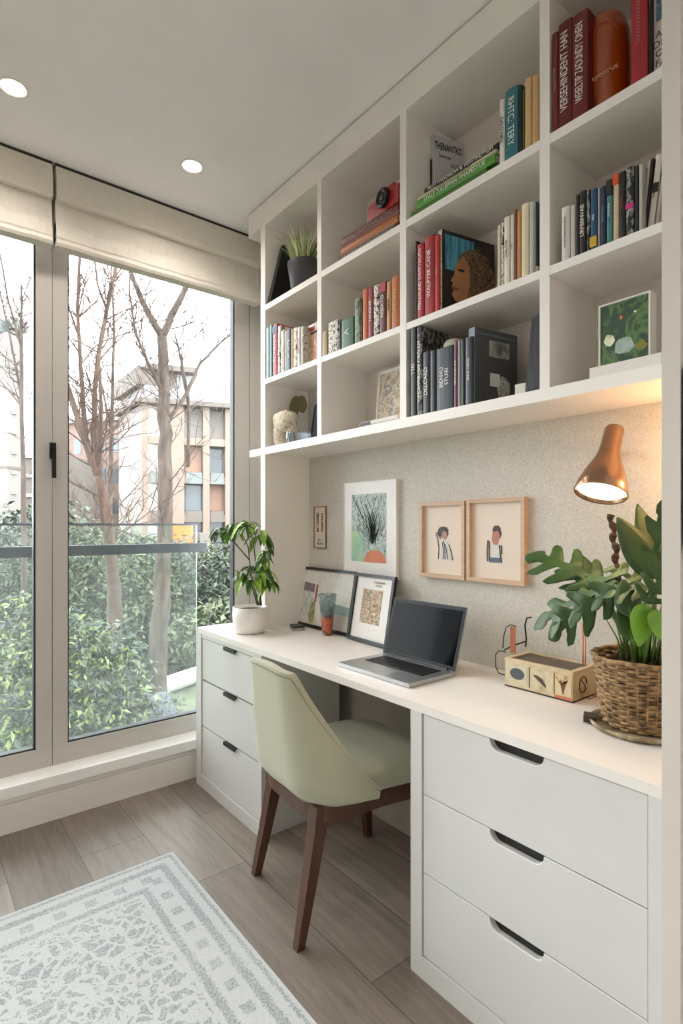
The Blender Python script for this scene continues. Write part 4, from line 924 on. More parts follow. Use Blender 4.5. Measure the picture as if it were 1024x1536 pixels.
bx('bezel', -.1697, .1697, -.0012, .0, .0003, .2117, mat('bezel_black', '08090A', .35, spec=.2), lid, .0)
bx('display', -.158, .158, -.0018, -.0012, .014, .198, mat('display_glass', '050607', .06, spec=.07), lid)
# small box, glass
t = thing('card_case', 'small black and silver case lying before the wide framed print', 'case', (.505, -.105, T), R(-20)); SILV = mat('worn_silver', '9A9C9A', .4, metal=.6, var=.2, vscale=60)
bx('lower_half', -.04, .04, -.028, .028, .0005, .011, SILV, t, .002); bx('upper_half', -.038, .034, -.026, .026, .0115, .019, mat('case_black', '2A2C2E', .4), t, .002)
bm = B(); tube(bm, [(-.04, -.01, .006), (-.055, -.015, .006), (-.058, -.02, .005)], .003, 6); obj('clasp', bm, BLACKM, t)
t = thing('flared_glass', 'flared glass tumbler with a red and amber lower half', 'glass', (.70, -.075, T))
bm = B(); n = 36
prof = [(.0, .001), (.021, .001), (.024, .02), (.028, .075), (.0285, .08), (.026, .08), (.022, .02), (.018, .006), (0, .006)]
lathe(bm, prof, n); obj('red_base', bm, ramp_mat('red_glass', ['5E1410', '9E2A1C', 'B8562A', '3E140E', 'C98A4A'], 30, .1, coat=1, detail=4), t, smooth=True)
bm = B(); lathe(bm, [(.0285, .081), (.037, .145), (.042, .182), (.0405, .182), (.0355, .145), (.027, .081)], n, close=True); obj('clear_rim', bm, glass_mat('vessel_glass', (.82, .87, .86), haze=.35, refl=.15, hcol=(.7, .78, .76), hscale=40), t, smooth=True)
# white pot plant
t = thing('potted_plant', 'drooping leafy green plant in a white pot by the window', 'plant', (.43, -.315, T))
bm = B(); lathe(bm, [(.052, 0), (.066, .003), (.076, .03), (.079, .07), (.078, .118), (.073, .118), (.072, .1), (.0, .098)], 48); obj('pot', bm, mat('white_ceramic', 'E9E6E2', .3), t, smooth=True)
bm = B(); lathe(bm, [(0, .0985), (.0715, .1005), (.0715, .103), (0, .107)], 24); obj('soil', bm, mat('soil', '2B211A', .95, bump=.8, bscale=60), t)
LG = ramp_mat('fresh_green_leaf', ['27441B', '3F6A24', '6E9A34', 'A4C456'], 3, .3, island=.85, lo=.1, hi=.95)
def leaf(bm, base, d, L, w, droop=.5, fold=.25, nseg=8, up=Vector((0, 0, 1)), taper=.8, lobes=0, ld=.5, curl=0):
    d = d.normalized(); s = d.cross(up)
    s = s.normalized() if s.length > 1e-3 else Vector((1, 0, 0))
    pos = Vector(base); rows = []; dd = d.copy(); m = 4 if not lobes else 6
    for i in range(nseg+1):
        f = i/nseg; ww = w*.5*(math.sin(PI*min(1, f**taper*.98+.01))**.8)
        if lobes: ww *= (1-ld)+ld*abs(math.sin(PI*(f*lobes+.5)))**.8
        nrm = s.cross(dd).normalized(); sweep = .35*ww if lobes else 0
        rows.append([bm.verts.new(pos+s*ww*(k/m)+nrm*(fold*ww*abs(k/m))-nrm*(curl*ww*(k/m)**2)+dd*sweep*abs(k/m)) for k in range(-m, m+1, 2)])
        pos = pos+dd*L/nseg; dd = (dd+Vector((0, 0, -1))*droop/nseg).normalized()
    for a, b in zip(rows, rows[1:]):
        for k in range(len(a)-1): bm.faces.new((a[k], a[k+1], b[k+1], b[k]))
    return pos
rg = random.Random(12); lv = B(); st = B()
off = Vector(t.location)
def lp(u, v, D=2.8): return at(u, v, D=D-.26)-off
stems = [[(388, 908, 2.8), (376, 860, 2.82), (372, 820, 2.85), (360, 795, 2.85)], [(390, 908, 2.8), (388, 870, 2.78), (390, 845, 2.75), (396, 830, 2.74)], [(386, 908, 2.78), (378, 880, 2.75), (366, 862, 2.74), (352, 855, 2.74)], [(392, 908, 2.8), (384, 850, 2.8), (380, 815, 2.78), (386, 792, 2.76)], [(374, 840, 2.82), (350, 812, 2.86), (328, 800, 2.88)]]
for s_ in stems: tube(st, [lp(*q) for q in s_], [.0035, .003, .0025, .0015][:len(s_)], 6)
obj('stems', st, mat('plant_stem', '4A4A2A', .6), t)
clusters = [((330, 795, 2.88), 9, 1.0), ((352, 790, 2.86), 11, 1), ((372, 788, 2.8), 11, 1), ((392, 800, 2.76), 10, .95), ((398, 832, 2.73), 11, .85), ((385, 850, 2.75), 12, .9), ((366, 862, 2.74), 11, .85), ((394, 862, 2.72), 12, .95), ((378, 870, 2.74), 10, .9), ((404, 875, 2.72), 7, .8)]
for (q, n, sc_) in clusters:
    b = lp(*q)
    for k in range(n):
        a = 2*PI*k/n+rg.uniform(-.3, .3); e = rg.uniform(-.55, .35)
        d = Vector((math.cos(a)*math.cos(e), math.sin(a)*math.cos(e)*.8, math.sin(e)))
        L = rg.uniform(.075, .125)*sc_
        p0 = b+Vector((rg.gauss(0, .008), rg.gauss(0, .008), rg.gauss(0, .012)))
        leaf(lv, p0, d, L, L*rg.uniform(.22, .32), droop=rg.uniform(1.4, 2.6), fold=.35, nseg=7, taper=.75)
# keep leaves in front of the window frame and off the side panel
for v in lv.verts:
    if v.co.x > -.07 and v.co.y > .082: v.co.y = .082
    v.co.z = max(v.co.z, .012)
obj('leaves', lv, LG, t, smooth=True)

# ------------------------------------------------------------------ decorated box with wire handles
bb = thing('decorated_box', 'long vintage collage covered box with wire handles beside the laptop', 'box', (1.767, -.055, T), R(0))
BXC = ramp_mat('aged_paper', ['B8A380', 'D6C6A4', 'C8B48E', 'A38A66'], 14, .55, detail=7)
w, dp, hb = .217, .13, .086
bm = B(); box(bm, -w/2, w/2, -dp/2, dp/2, .003, hb-.008); obj('body', bm, BXC, bb, bevel=.002)
bm = B()
for a in ((-w/2-.002, w/2+.002, -dp/2-.002, -dp/2+.012), (-w/2-.002, w/2+.002, dp/2-.012, dp/2+.002), (-w/2-.002, -w/2+.012, -dp/2+.012, dp/2-.012), (w/2-.012, w/2+.002, -dp/2+.012, dp/2-.012)): box(bm, a[0], a[1], a[2], a[3], hb-.0085, hb)
obj('top_rim', bm, mat('ivory_rim', 'CDBB98', .5, var=.15, vscale=40), bb, bevel=.001)
bx('glass_top', -w/2+.012, w/2-.012, -dp/2+.012, dp/2-.012, hb-.0083, hb-.004, ramp_mat('dark_marbled', ['1A1410', '3A2A20', '54402F', '241A14'], 9, .3, stretch=(1, 4, 1), dist=2), bb)
bx('base_trim', -w/2-.001, w/2+.001, -dp/2-.001, dp/2+.001, 0, .004, mat('dark_base', '3A2A22', .5), bb)
fy = -dp/2-.0008
for (x0, x1, cc) in ((-.098, -.03, 'B9B7A6'), (-.022, .052, 'C4B694'), (.056, .104, 'D8BC88')):
    bx('collage_panel', x0, x1, fy, -dp/2, .014, .07, ramp_mat('panel_'+cc, [cc, 'D2C6A6', cc, '9A8C6E'], 40, .55, detail=5), bb)
patch(bb, blobpts(-.066, .044, .024, .017, 28), mat('slate_oval', '4A5558', .45, var=.15, vscale=40), y=fy-.0008, name='oval_print')
patch(bb, [(-.014, .052), (.0, .054), (.016, .047), (.027, .033), (.03, .022), (.012, .034), (-.004, .045)], mat('brown_halfmoon', '54402E', .5), y=fy-.0008, name='leaf_print')
patch(bb, [(.06, .062), (.07, .052), (.074, .056), (.08, .05), (.084, .058), (.092, .052), (.096, .062), (.088, .044), (.082, .018), (.079, .018), (.074, .042)], mat('brown_tree_print', '6A4A30', .5), y=fy-.0008, name='tree_print')
bx('red_strip', .055, w/2, fy-.0004, -dp/2, .004, .011, mat('coral_strip', 'C07058', .5), bb)
bm = B(); bx('divider_line', -.026, -.0245, fy-.0006, -dp/2, .012, .072, BLACKI, bb); bx('divider_line', .0535, .0548, fy-.0006, -dp/2, .012, .072, mat('rust_line', '7A5A40', .5), bb)
bm.free(); bm = B(); tube(bm, [(w/2+.0015, .02*math.cos(a)-.01, .042+.022*math.sin(a)) for a in [k/20*2*PI for k in range(19)]], .0016, 6); tube(bm, [(w/2+.0015, -.025, .06), (w/2+.0015, -.002, .04), (w/2+.0015, .004, .03)], .0013, 6); obj('painted_emblem', bm, mat('umber_ink', '4A3828', .6), bb)
def wire(name, pts, r, m, par=bb): bm = B(); tube(bm, pts, r, 8); return obj(name, bm, m, par, smooth=True)
def lb_(u, v, Y): return at(u, v, Y=Y)-Vector(bb.location)
wire('wire_handle', [lb_(758, 978, -.10), lb_(748, 976, -.10), lb_(743, 982, -.1), lb_(743, 1000, -.1), lb_(748, 1010, -.1), lb_(757, 1012, -.1)], .0017, BLACKM)
wire('wire_handle', [lb_(754, 972, -.06), lb_(755, 955, -.06), lb_(759, 941, -.06), lb_(766, 937, -.06), lb_(774, 940, -.06)], .0017, BLACKM)
bx('copper_strip', lb_(765, 0, -.05).x, lb_(772, 0, -.05).x, .005, .008, hb-.002, lb_(768, 940, -.05).z, mat('copper', 'B5714E', .35, metal=.8), bb)
wire('wire_hook', [lb_(797, 926, -.03), lb_(790, 927, -.03), lb_(787, 938, -.03), lb_(789, 958, -.03), lb_(788, 970, -.03)], .0026, mat('dark_green_metal', '2E3A34', .4, metal=.5))
wire('wire_edge', [lb_(756, 975, -.06), lb_(770, 968, -.04), lb_(788, 962, -.02)], .0022, BLACKM)

# ------------------------------------------------------------------ basket with large-leaved plant
KC = (2.075, -.165)
pl = thing('saucer_tray', 'worn wooden tray beneath the wicker basket', 'tray', (KC[0], KC[1], T))
bm = B(); lathe(bm, [(.0, .0), (.098, .0), (.112, .004), (.116, .013), (.112, .015), (.104, .009), (0, .008)], 48, sy=1.05); obj('dish', bm, ramp_mat('aged_wood', ['4A3A2A', '8A7A58', 'B0A488', '6A5640'], 16, .6, detail=5), pl, smooth=True)
bm = B(); box(bm, -.128, -.098, -.03, .01, .004, .018); o = obj('grip', bm, mat('dark_wood_grip', '3E2E22', .6), pl, bevel=.004); o.rotation_euler = (0, 0, R(25))
bk = thing('wicker_basket', 'brown woven wicker basket holding the large-leaved plant', 'basket', (KC[0], KC[1], T+.0085))
WK = ramp_mat('wicker', ['4E3A28', '7A5E40', 'A5855C', '6A4E34'], 40, .7, detail=4)
bm = B(); NR = 22; NS = 30; hk = .158
for r_ in range(NR):
    f = r_/(NR-1); z = .006+f*hk; rad = .082+.022*f**.8
    if r_ == NR-1: rad += .003
    pts = []
    for k in range(NS*4+1):
        a = 2*PI*k/(NS*4); pts.append(((rad+.0032*math.sin(a*NS/2+PI*(r_ % 2)))*math.cos(a), (rad+.0032*math.sin(a*NS/2+PI*(r_ % 2)))*math.sin(a), z+.0012*math.sin(a*5+r_)))
    tube(bm, pts, .0042 if r_ < NR-1 else .006, 5, cap=False)
obj('weave', bm, WK, bk, smooth=True)
bm = B()
for k in range(NS): a = 2*PI*k/NS; tube(bm, [(.082*math.cos(a), .082*math.sin(a), .002), (.093*math.cos(a), .093*math.sin(a), .05), (.105*math.cos(a), .105*math.sin(a), hk+.004)], .0028, 5)
obj('stakes', bm, WK, bk)
bm = B(); lathe(bm, [(0, 0), (.078, 0), (.082, .02), (.098, hk-.018), (.0, hk-.012)], 32); obj('inner_liner', bm, mat('soil', '2B211A', .95, bump=.8, bscale=60), bk, smooth=True)
pt = thing('large_leaf_plant', 'big glossy lobed green houseplant growing in the wicker basket', 'plant', (KC[0], KC[1], T+.0085+hk-.012))
off = Vector(pt.location)
GL = mat('glossy_green', '2C4C1B', .55, var=.3, vscale=9); GD = mat('blue_green_leaf', '405A38', .5, var=.25, vscale=9); GB = mat('bright_green', '6E9E30', .35, var=.2, vscale=12); STM = mat('green_stem', '5E8038', .45)
def P(u, v, Y): return at(u, v, Y=Y)-off
def bigleaf(p, q, w, m, lobes=4, ld=.5, droop=.3, fold=.2, up=Vector((0, 0, 1)), nm='leaf', curl=.25, root=None):
    d = q-p; bm = B(); L = d.length*1.03; d0 = (d+Vector((0, 0, droop*.4*d.length))).normalized()
    if not lobes:
        leaf(bm, p, d0, L, w, droop=droop, fold=fold, nseg=16, up=up, taper=.7, curl=curl)
    else:
        # one outline with blunt forward-swept lobes, filled, subdivided and bent
        right = [(0, .0)]; n = lobes
        for k in range(n):
            t0 = .0+.76*k/n; pt_ = .76/n; reach = w*.5*(.88, 1.0, .92, .74, .58)[min(4, k*4//max(1, n))]
            right += [(t0+pt_*a_+.16*b_*reach/(w*.5), max(b_*reach, w*.085)) for a_, b_ in ((.06, .12), (.10, .45), (.20, .78), (.36, .96), (.54, 1.0), (.68, .9), (.72, .7), (.70, .45), (.76, .16))]
        right += [(.78, w*.10), (.81, w*.17), (.86, w*.2), (.91, w*.17), (.96, w*.09)]
        rg_ = random.Random(int(abs(p.x*9999)+abs(q.z*7777)))
        loop = [(t_, x_) for t_, x_ in right]+[(1.0, 0)]+[(t_+.012+rg_.uniform(-.006, .006), -x_*rg_.uniform(.9, 1.05)) for t_, x_ in right[:0:-1]]
        f_ = bm.faces.new([bm.verts.new((x_, t_*L, 0)) for t_, x_ in loop])
        f_.normal_update(); bmesh.ops.triangulate(bm, faces=[f_], ngon_method='BEAUTY')
        bmesh.ops.subdivide_edges(bm, edges=bm.edges, cuts=3, use_grid_fill=True)
        bmesh.ops.triangulate(bm, faces=bm.faces)
        N = 60; dd = d0.copy(); s = dd.cross(up).normalized(); pos = Vector(p); path = []
        for i in range(N+8):
            path.append((pos.copy(), dd.copy())); pos = pos+dd*L/N; dd = (dd+Vector((0, 0, -1))*droop/N).normalized()
        for v in bm.verts:
            i = max(0, min(N+6, v.co.y/L*N)); k = int(i); P0, D0 = path[k]; P1, D1 = path[k+1]; f = i-k
            c_ = P0.lerp(P1, f); D_ = D0.lerp(D1, f).normalized(); nr = s.cross(D_).normalized(); x_ = v.co.x
            v.co = c_+s*x_+nr*(abs(x_)*fold*.35-x_*x_/w*.9*.5+.0025*math.sin(v.co.y/L*17+x_*60))
    bmesh.ops.recalc_face_normals(bm, faces=bm.faces)
    o = obj(nm, bm, m, pt, smooth=True)
    md = o.modifiers.new('thick', 'SOLIDIFY'); md.thickness = .0009
    bm = B(); rt = root or Vector((0, 0, 0)); mid = (rt+p)/2+Vector((0, 0, .02)); tube(bm, [rt, rt.lerp(mid, .5)+Vector((0, 0, .015)), mid, p, p+d0*L*.25], [.004, .0035, .003, .0024, .001], 6); obj('stalk', bm, STM, o, smooth=True)
    return o
vw = Vector((.75, -.65, .35))   # leaves turned a little towards the room
bigleaf(P(905, 880, -.19), P(792, 828, -.22), .14, GL, 3, .85, .45, up=vw, root=Vector((-.03, 0, 0)))
bigleaf(P(925, 872, -.22), P(800, 938, -.26), .135, GD, 3, .85, .3, up=Vector((.5, -.5, .8)), root=Vector((-.02, -.02, 0)))
bigleaf(P(930, 885, -.24), P(822, 955, -.27), .115, GL, 3, .85, .5, up=vw, root=Vector((-.01, -.02, 0)))
bigleaf(P(905, 900, -.2), P(838, 850, -.15), .115, GL, 3, .8, .4, up=vw, root=Vector((-.03, .01, 0)))
bigleaf(P(890, 885, -.16), P(862, 827, -.14), .07, GL, 0, 0, .1, up=vw, root=Vector((-.03, .02, 0)))
bigleaf(P(985, 868, -.2), P(928, 778, -.22), .082, GL, 0, 0, .15, up=vw, root=Vector((.01, 0, 0)))
bigleaf(P(985, 850, -.15), P(957, 758, -.12), .06, GL, 0, 0, .2, up=vw, root=Vector((.02, .02, 0)))
bigleaf(P(978, 860, -.18), P(994, 752, -.2), .075, GL, 2, .3, .1, up=vw, root=Vector((.03, 0, 0)))
bigleaf(P(1000, 880, -.2), P(905, 892, -.27), .09, GD, 3, .4, .4, up=Vector((.2, -.4, 1)), root=Vector((.03, -.02, 0)))
bigleaf(P(960, 875, -.2), P(908, 850, -.2), .085, GD, 2, .3, .5, up=vw, root=Vector((0, 0, 0)))
bigleaf(P(965, 905, -.28), P(1010, 850, -.25), .09, GL, 3, .35, .3, up=vw, root=Vector((.02, -.03, 0)))
bigleaf(P(945, 925, -.26), P(935, 870, -.24), .06, GD, 0, 0, .1, up=vw, root=Vector((0, -.02, 0)))
bigleaf(P(966, 905, -.29), P(958, 968, -.31), .062, GB, 0, 0, .1, up=Vector((.86, -.5, .1)), root=Vector((.01, -.03, 0)), curl=.1)
bigleaf(P(985, 915, -.28), P(990, 960, -.3), .055, GB, 0, 0, .1, up=Vector((.86, -.5, .1)), root=Vector((.02, -.03, 0)), curl=.1)
bigleaf(P(948, 960, -.26), P(930, 905, -.25), .05, GL, 0, 0, .1, up=vw, root=Vector((0, -.03, 0)))
bm = B(); rg = random.Random(5)
for k in range(22):
    a = rg.uniform(0, 6.28); r_ = rg.uniform(.0, .05); x, y_ = math.cos(a)*r_, math.sin(a)*r_
    tube(bm, [(x, y_, -.002), (x*1.3, y_*1.3, .06), (x*1.9, y_*1.9, .10+rg.uniform(0, .06))], [.003, .0022, .0012], 5)
obj('stalks', bm, STM, pt, smooth=True)
bm = B(); pts = [(-.045, .0, -.002), (-.042, 0, .08), (-.036, .0, .15)]
pp = [Vector((-.045+.006*math.sin(k), .004*math.cos(k*1.3), -.002+k*.0105)) for k in range(27)]
q0, q1 = Vector((-.03, .0, -.002)), P(916, 772, -.1)
pp = [q0.lerp(q1, k/40)+Vector((.004*math.sin(k*1.1), 0, 0)) for k in range(41)]
tube(bm, pp, [.008+.003*math.sin(k*2.1) for k in range(41)], 7)
obj('bark_pole', bm, ramp_mat('knotted_bark', ['1C1410', '4A3428', '2A1E18', '6A4E3C'], 70, .9, bump=.8), pt)
bm = B()
for k in range(16):
    a = rg.uniform(0, 6.28); r_ = rg.uniform(.02, .07); p = Vector((math.cos(a)*r_, math.sin(a)*r_, .0)); q_ = [p]
    for j in range(6): p = p+Vector((rg.gauss(0, .008), rg.gauss(0, .008), rg.uniform(.0, .012))); q_.append(p)
    tube(bm, q_, .0012, 4)
obj('dry_roots', bm, mat('dry_brown', '4A3528', .9), pt)
# small curly wire stand behind the basket
t = thing('wire_stand', 'thin copper coloured wire stand between the box and the basket', 'stand', (1.945, -.03, T))
CU = mat('copper', 'B5714E', .35, metal=.8)
def W_(u, v, Y): return at(u, v, Y=Y)-Vector(t.location)
bm = B(); a_ = W_(874, 935, -.03); tube(bm, [(a_.x, 0, 0), (a_.x, 0, a_.z)], .002, 6); tube(bm, [(a_.x+.007, 0, 0), (a_.x+.007, 0, a_.z)], .002, 6); tube(bm, [(a_.x, 0, a_.z), (a_.x+.0035, 0, a_.z+.004), (a_.x+.007, 0, a_.z)], .002, 6)
obj('upright', bm, CU, t, smooth=True)
bm = B(); tube(bm, [(a_.x-.01, 0, .001), (a_.x+.03, .02, .001), (a_.x+.03, -.02, .001), (a_.x-.01, 0, .001)], .0015, 6); obj('foot', bm, CU, t)

# ------------------------------------------------------------------ copper lamp
LC = at(900, 741, Y=-.2)
t = thing('wall_lamp', 'copper bell shaped wall lamp glowing above the basket plant', 'lamp', LC)
COP = mat('brushed_copper', '9C7A62', .24, metal=.9, var=.12, vscale=14)
ax = Vector((.0, .40, .9)).normalized()   # from opening to neck
sh = bpy.data.objects.new('s', None)
prof = [(.0625, 0), (.0635, .003), (.058, .03), (.046, .065), (.034, .092), (.0275, .112), (.0245, .14), (.0235, .185), (.021, .19), (.0, .19)]
bm = B(); n = 48
lathe(bm, prof[:-1]+[(.019, .187), (.0215, .14), (.0245, .11), (.031, .09), (.043, .063), (.055, .03), (.0605, .002)], n, close=True)
q = ax.to_track_quat('Z', 'Y')
s_ = obj('lamp_shade', bm, COP, t, smooth=True); s_.rotation_mode = 'QUATERNION'; s_.rotation_quaternion = q
bm = B(); lathe(bm, [(.0, .186), (.02, .186), (.02, .188), (.0, .188)], 24); obj('neck_cap', bm, COP, s_)
WG = mat('warm_glow', 'FFE6C0', .5, emit='FFD9A0', es=9)
bm = B(); bmesh.ops.create_uvsphere(bm, u_segments=24, v_segments=14, radius=.028); o = obj('bulb', bm, WG, s_, smooth=True); o.location = (0, 0, .052)
bm = B(); lathe(bm, [(.0, .0105), (.0575, .0105), (.0565, .0125), (.0, .0125)], 32); obj('diffuser', bm, mat('warm_diffuser', 'FFF3DC', .5, emit='FFE2B0', es=3.2), s_)
nk = ax*.13; vr = Vector((-.49, 1, .02))
bm = B(); wl = (WY-.012-LC.y-nk.y); we = nk+vr*wl; tube(bm, [nk, nk+vr*wl*.5, we], .006, 8); obj('arm', bm, BLACKM, t, smooth=True)
bm = B(); lathe(bm, [(0, 0), (.02, 0), (.02, .012), (0, .014)], 28); o = obj('wall_plate', bm, COP, t); o.rotation_euler = (R(90), 0, 0); o.location = (we.x, WY-LC.y-.0005, we.z)
ld = bpy.data.lights.new('lamp_light', 'SPOT'); ld.energy = SHADE_W; ld.spot_size = R(140); ld.spot_blend = .8; ld.color = (1, .72, .42); ld.shadow_soft_size = .05
lo = bpy.data.objects.new('lamp_light', ld); COL.objects.link(lo); lo.parent = s_; lo.location = (0, 0, -.004)
ld = bpy.data.lights.new('added_glow_light', 'POINT'); ld.energy = GLOW_W; ld.color = (1, .55, .24); ld.shadow_soft_size = .02  # added light, out of view, that makes the warm glow on the wall
lo = bpy.data.objects.new('added_glow_light', ld); COL.objects.link(lo); lo.parent = t; lo.location = (2.195-LC.x, -.085-LC.y, 1.40-LC.z)
bm = B(); bmesh.ops.create_uvsphere(bm, u_segments=12, v_segments=8, radius=.008); o = obj('added_glow_bulb', bm, WG, t, smooth=True); o.location = (2.208-LC.x, -.085-LC.y, 1.40-LC.z)  # added bulb hidden by the end panel, stands as the glow's source
bm = B(); lathe(bm, [(0, 0), (.014, 0), (.012, .012), (0, .014)], 20); o = obj('added_glow_socket', bm, COP, t, smooth=True); o.rotation_euler = (0, R(-90), 0); o.location = (2.2345-LC.x, -.085-LC.y, 1.40-LC.z)  # added mount for the hidden glow bulb

# ------------------------------------------------------------------ chair
ch = thing('dining_chair', 'sage green upholstered chair with dark walnut legs tucked under the desk', 'chair', (1.185, -.36, 0), R(-4))
FABG = mat('sage_fabric', 'A9A890', .85, bump=.5, bscale=700, var=.07, vscale=350, sheen=.3)
WAL = mat('walnut', '4C2E1E', .4, var=.18, vscale=5, stretch=(6, 6, .8), coat=.15)
# seat cushion
bm = B(); n = 24
def seat_pts(s, z):
    P_ = []
    for k in range(48):
        a = 2*PI*k/48; c_, s2 = math.cos(a), math.sin(a); e = .42
        P_.append((.232*s*math.copysign(abs(c_)**e, c_)*(1 if s2 > 0 else .93), .0+(.255*s)*math.copysign(abs(s2)**e, s2), z))
    return P_
rings = [[bm.verts.new(p) for p in seat_pts(s, z)] for s, z in ((.95, .408), (.99, .414), (1.0, .43), (1.0, .455), (.985, .468), (.94, .476), (.7, .484), (.35, .487))]
for a, b in zip(rings, rings[1:]):
    for k in range(48): bm.faces.new((a[k], a[(k+1) % 48], b[(k+1) % 48], b[k]))
bm.faces.new(rings[0][::-1]); bm.faces.new(rings[-1]); obj('seat', bm, FABG, ch, smooth=True)
# wrapped shell back
def plan(u):
    """u in [-1,1] round the U: returns x, y, and sideness 0 (back) .. 1 (front of wing)"""
    L1, L2 = .17, .30; rr = .15; hw = .238; yb = -.272
    segs = [('l', hw-rr), ('a', PI/2*rr), ('l', .225-rr+.0)]
    tot = sum(s[1] for s in segs); d = abs(u)*tot; sg = 1 if u >= 0 else -1
    if d <= segs[0][1]: return sg*d, yb, 0, d/tot
    d -= segs[0][1]
    if d <= segs[1][1]: a = d/rr; return sg*(hw-rr+rr*math.sin(a)), yb+rr-rr*math.cos(a), 0, 0
    d -= segs[1][1]
    return sg*hw, yb+rr+d, 1, 0
def shell(th):
    bm = B(); NU, NV = 64, 14; rows = []; edge = []
    for i in range(NU+1):
        u = -1+2*i/NU; x, y, _, _ = plan(u); au = abs(u)
        zt = .445+.365*(1-max(0, (au-.40)/.60))**1.25 if au > .40 else .81-.012*(au/.4)**2
        if au > .40: zt = min(zt, .798)
        z0 = .400
        col = []
        nx, ny = x/.238, (y+.02)/.25; ln = math.hypot(nx, ny); nx /= ln; ny /= ln
        for j in range(NV+1):
            f = j/NV; z = z0+(zt-z0)*f; h = (z-.4)/.4
            bul = .012*math.sin(min(1, f*1.0)*PI*.6)
            k = max(0, -y)/.27
            yy = y-.035*h*k+.0; xx = x*(1-.21*h**1.6)
            if f < .15: q_ = (1-f/.15)**2*.03; xx -= nx*q_; yy -= ny*q_
            col.append((Vector((xx+nx*bul, yy+ny*bul, z)), Vector((nx, ny, 0))))
        rows.append(col); edge.append(col[-1][0])
    outer = [[bm.verts.new(p) for p, n_ in col] for col in rows]
    inner = []
    for i, col in enumerate(rows):
        cc = []
        for j, (p, n_) in enumerate(col):
            t_ = th*(.75+.25*math.sin(PI*j/NV)); q_ = p-n_*t_; cc.append(bm.verts.new(q_))
        inner.append(cc)
    for i in range(NU):
        for j in range(NV):
            bm.faces.new((outer[i][j], outer[i+1][j], outer[i+1][j+1], outer[i][j+1])); bm.faces.new((inner[i][j], inner[i][j+1], inner[i+1][j+1], inner[i+1][j]))
        bm.faces.new((outer[i][NV], outer[i+1][NV], inner[i+1][NV], inner[i][NV])); bm.faces.new((outer[i][0], inner[i][0], inner[i+1][0], outer[i+1][0]))
    for j in range(NV):
        bm.faces.new((outer[0][j], outer[0][j+1], inner[0][j+1], inner[0][j])); bm.faces.new((outer[NU][j], inner[NU][j], inner[NU][j+1], outer[NU][j+1]))
    return bm, edge
bm, edge = shell(.038)
br = obj('backrest', bm, FABG, ch, smooth=True)
md = br.modifiers.new('round', 'BEVEL'); md.width = .012; md.segments = 3; md.limit_method = 'ANGLE'; md.angle_limit = R(50)
bm = B(); tube(bm, [p+Vector((0, -.001, -.012)) for p in edge], .0016, 6); obj('piping', bm, mat('sage_piping', '7E8068', .8), br, smooth=True)
# frame and legs
bm = B()
rings = [[bm.verts.new(p) for p in seat_pts(s, z)] for s, z in ((.9, .352), (.93, .352), (.955, .398), (.955, .4075), (.80, .4075), (.80, .352))]
for a, b in zip(rings, rings[1:]+[rings[0]]):
    for k in range(48): bm.faces.new((a[k], a[(k+1) % 48], b[(k+1) % 48], b[k]))
obj('seat_frame', bm, WAL, ch, bevel=.001, seg=1)
for (x0, y0, x1, y1) in ((-.185, -.17, -.226, -.235), (.145, -.2, .159, -.285), (-.17, .2, -.194, .24), (.18, .2, .2, .24)):
    bm = B(); prev = None
    for k in range(11):
        f = k/10; z = .405*(1-f); cx = x0+(x1-x0)*f**1.1; cy = y0+(y1-y0)*f**1.1; s = .0235-.0105*f+(.012*max(0, 1-f*6) if y0 < 0 else 0)
        c4 = [bm.verts.new((cx+sx*s, cy+sy*s, z)) for sx, sy in ((-1, -1), (1, -1), (1, 1), (-1, 1))]
        if prev:
            for j in range(4): bm.faces.new((prev[j], prev[(j+1) % 4], c4[(j+1) % 4], c4[j]))
        else: bm.faces.new(c4)
        prev = c4
    bm.faces.new(prev[::-1]); bm.verts.ensure_lookup_table()
    obj('leg', bm, WAL, ch, bevel=.004, seg=2)

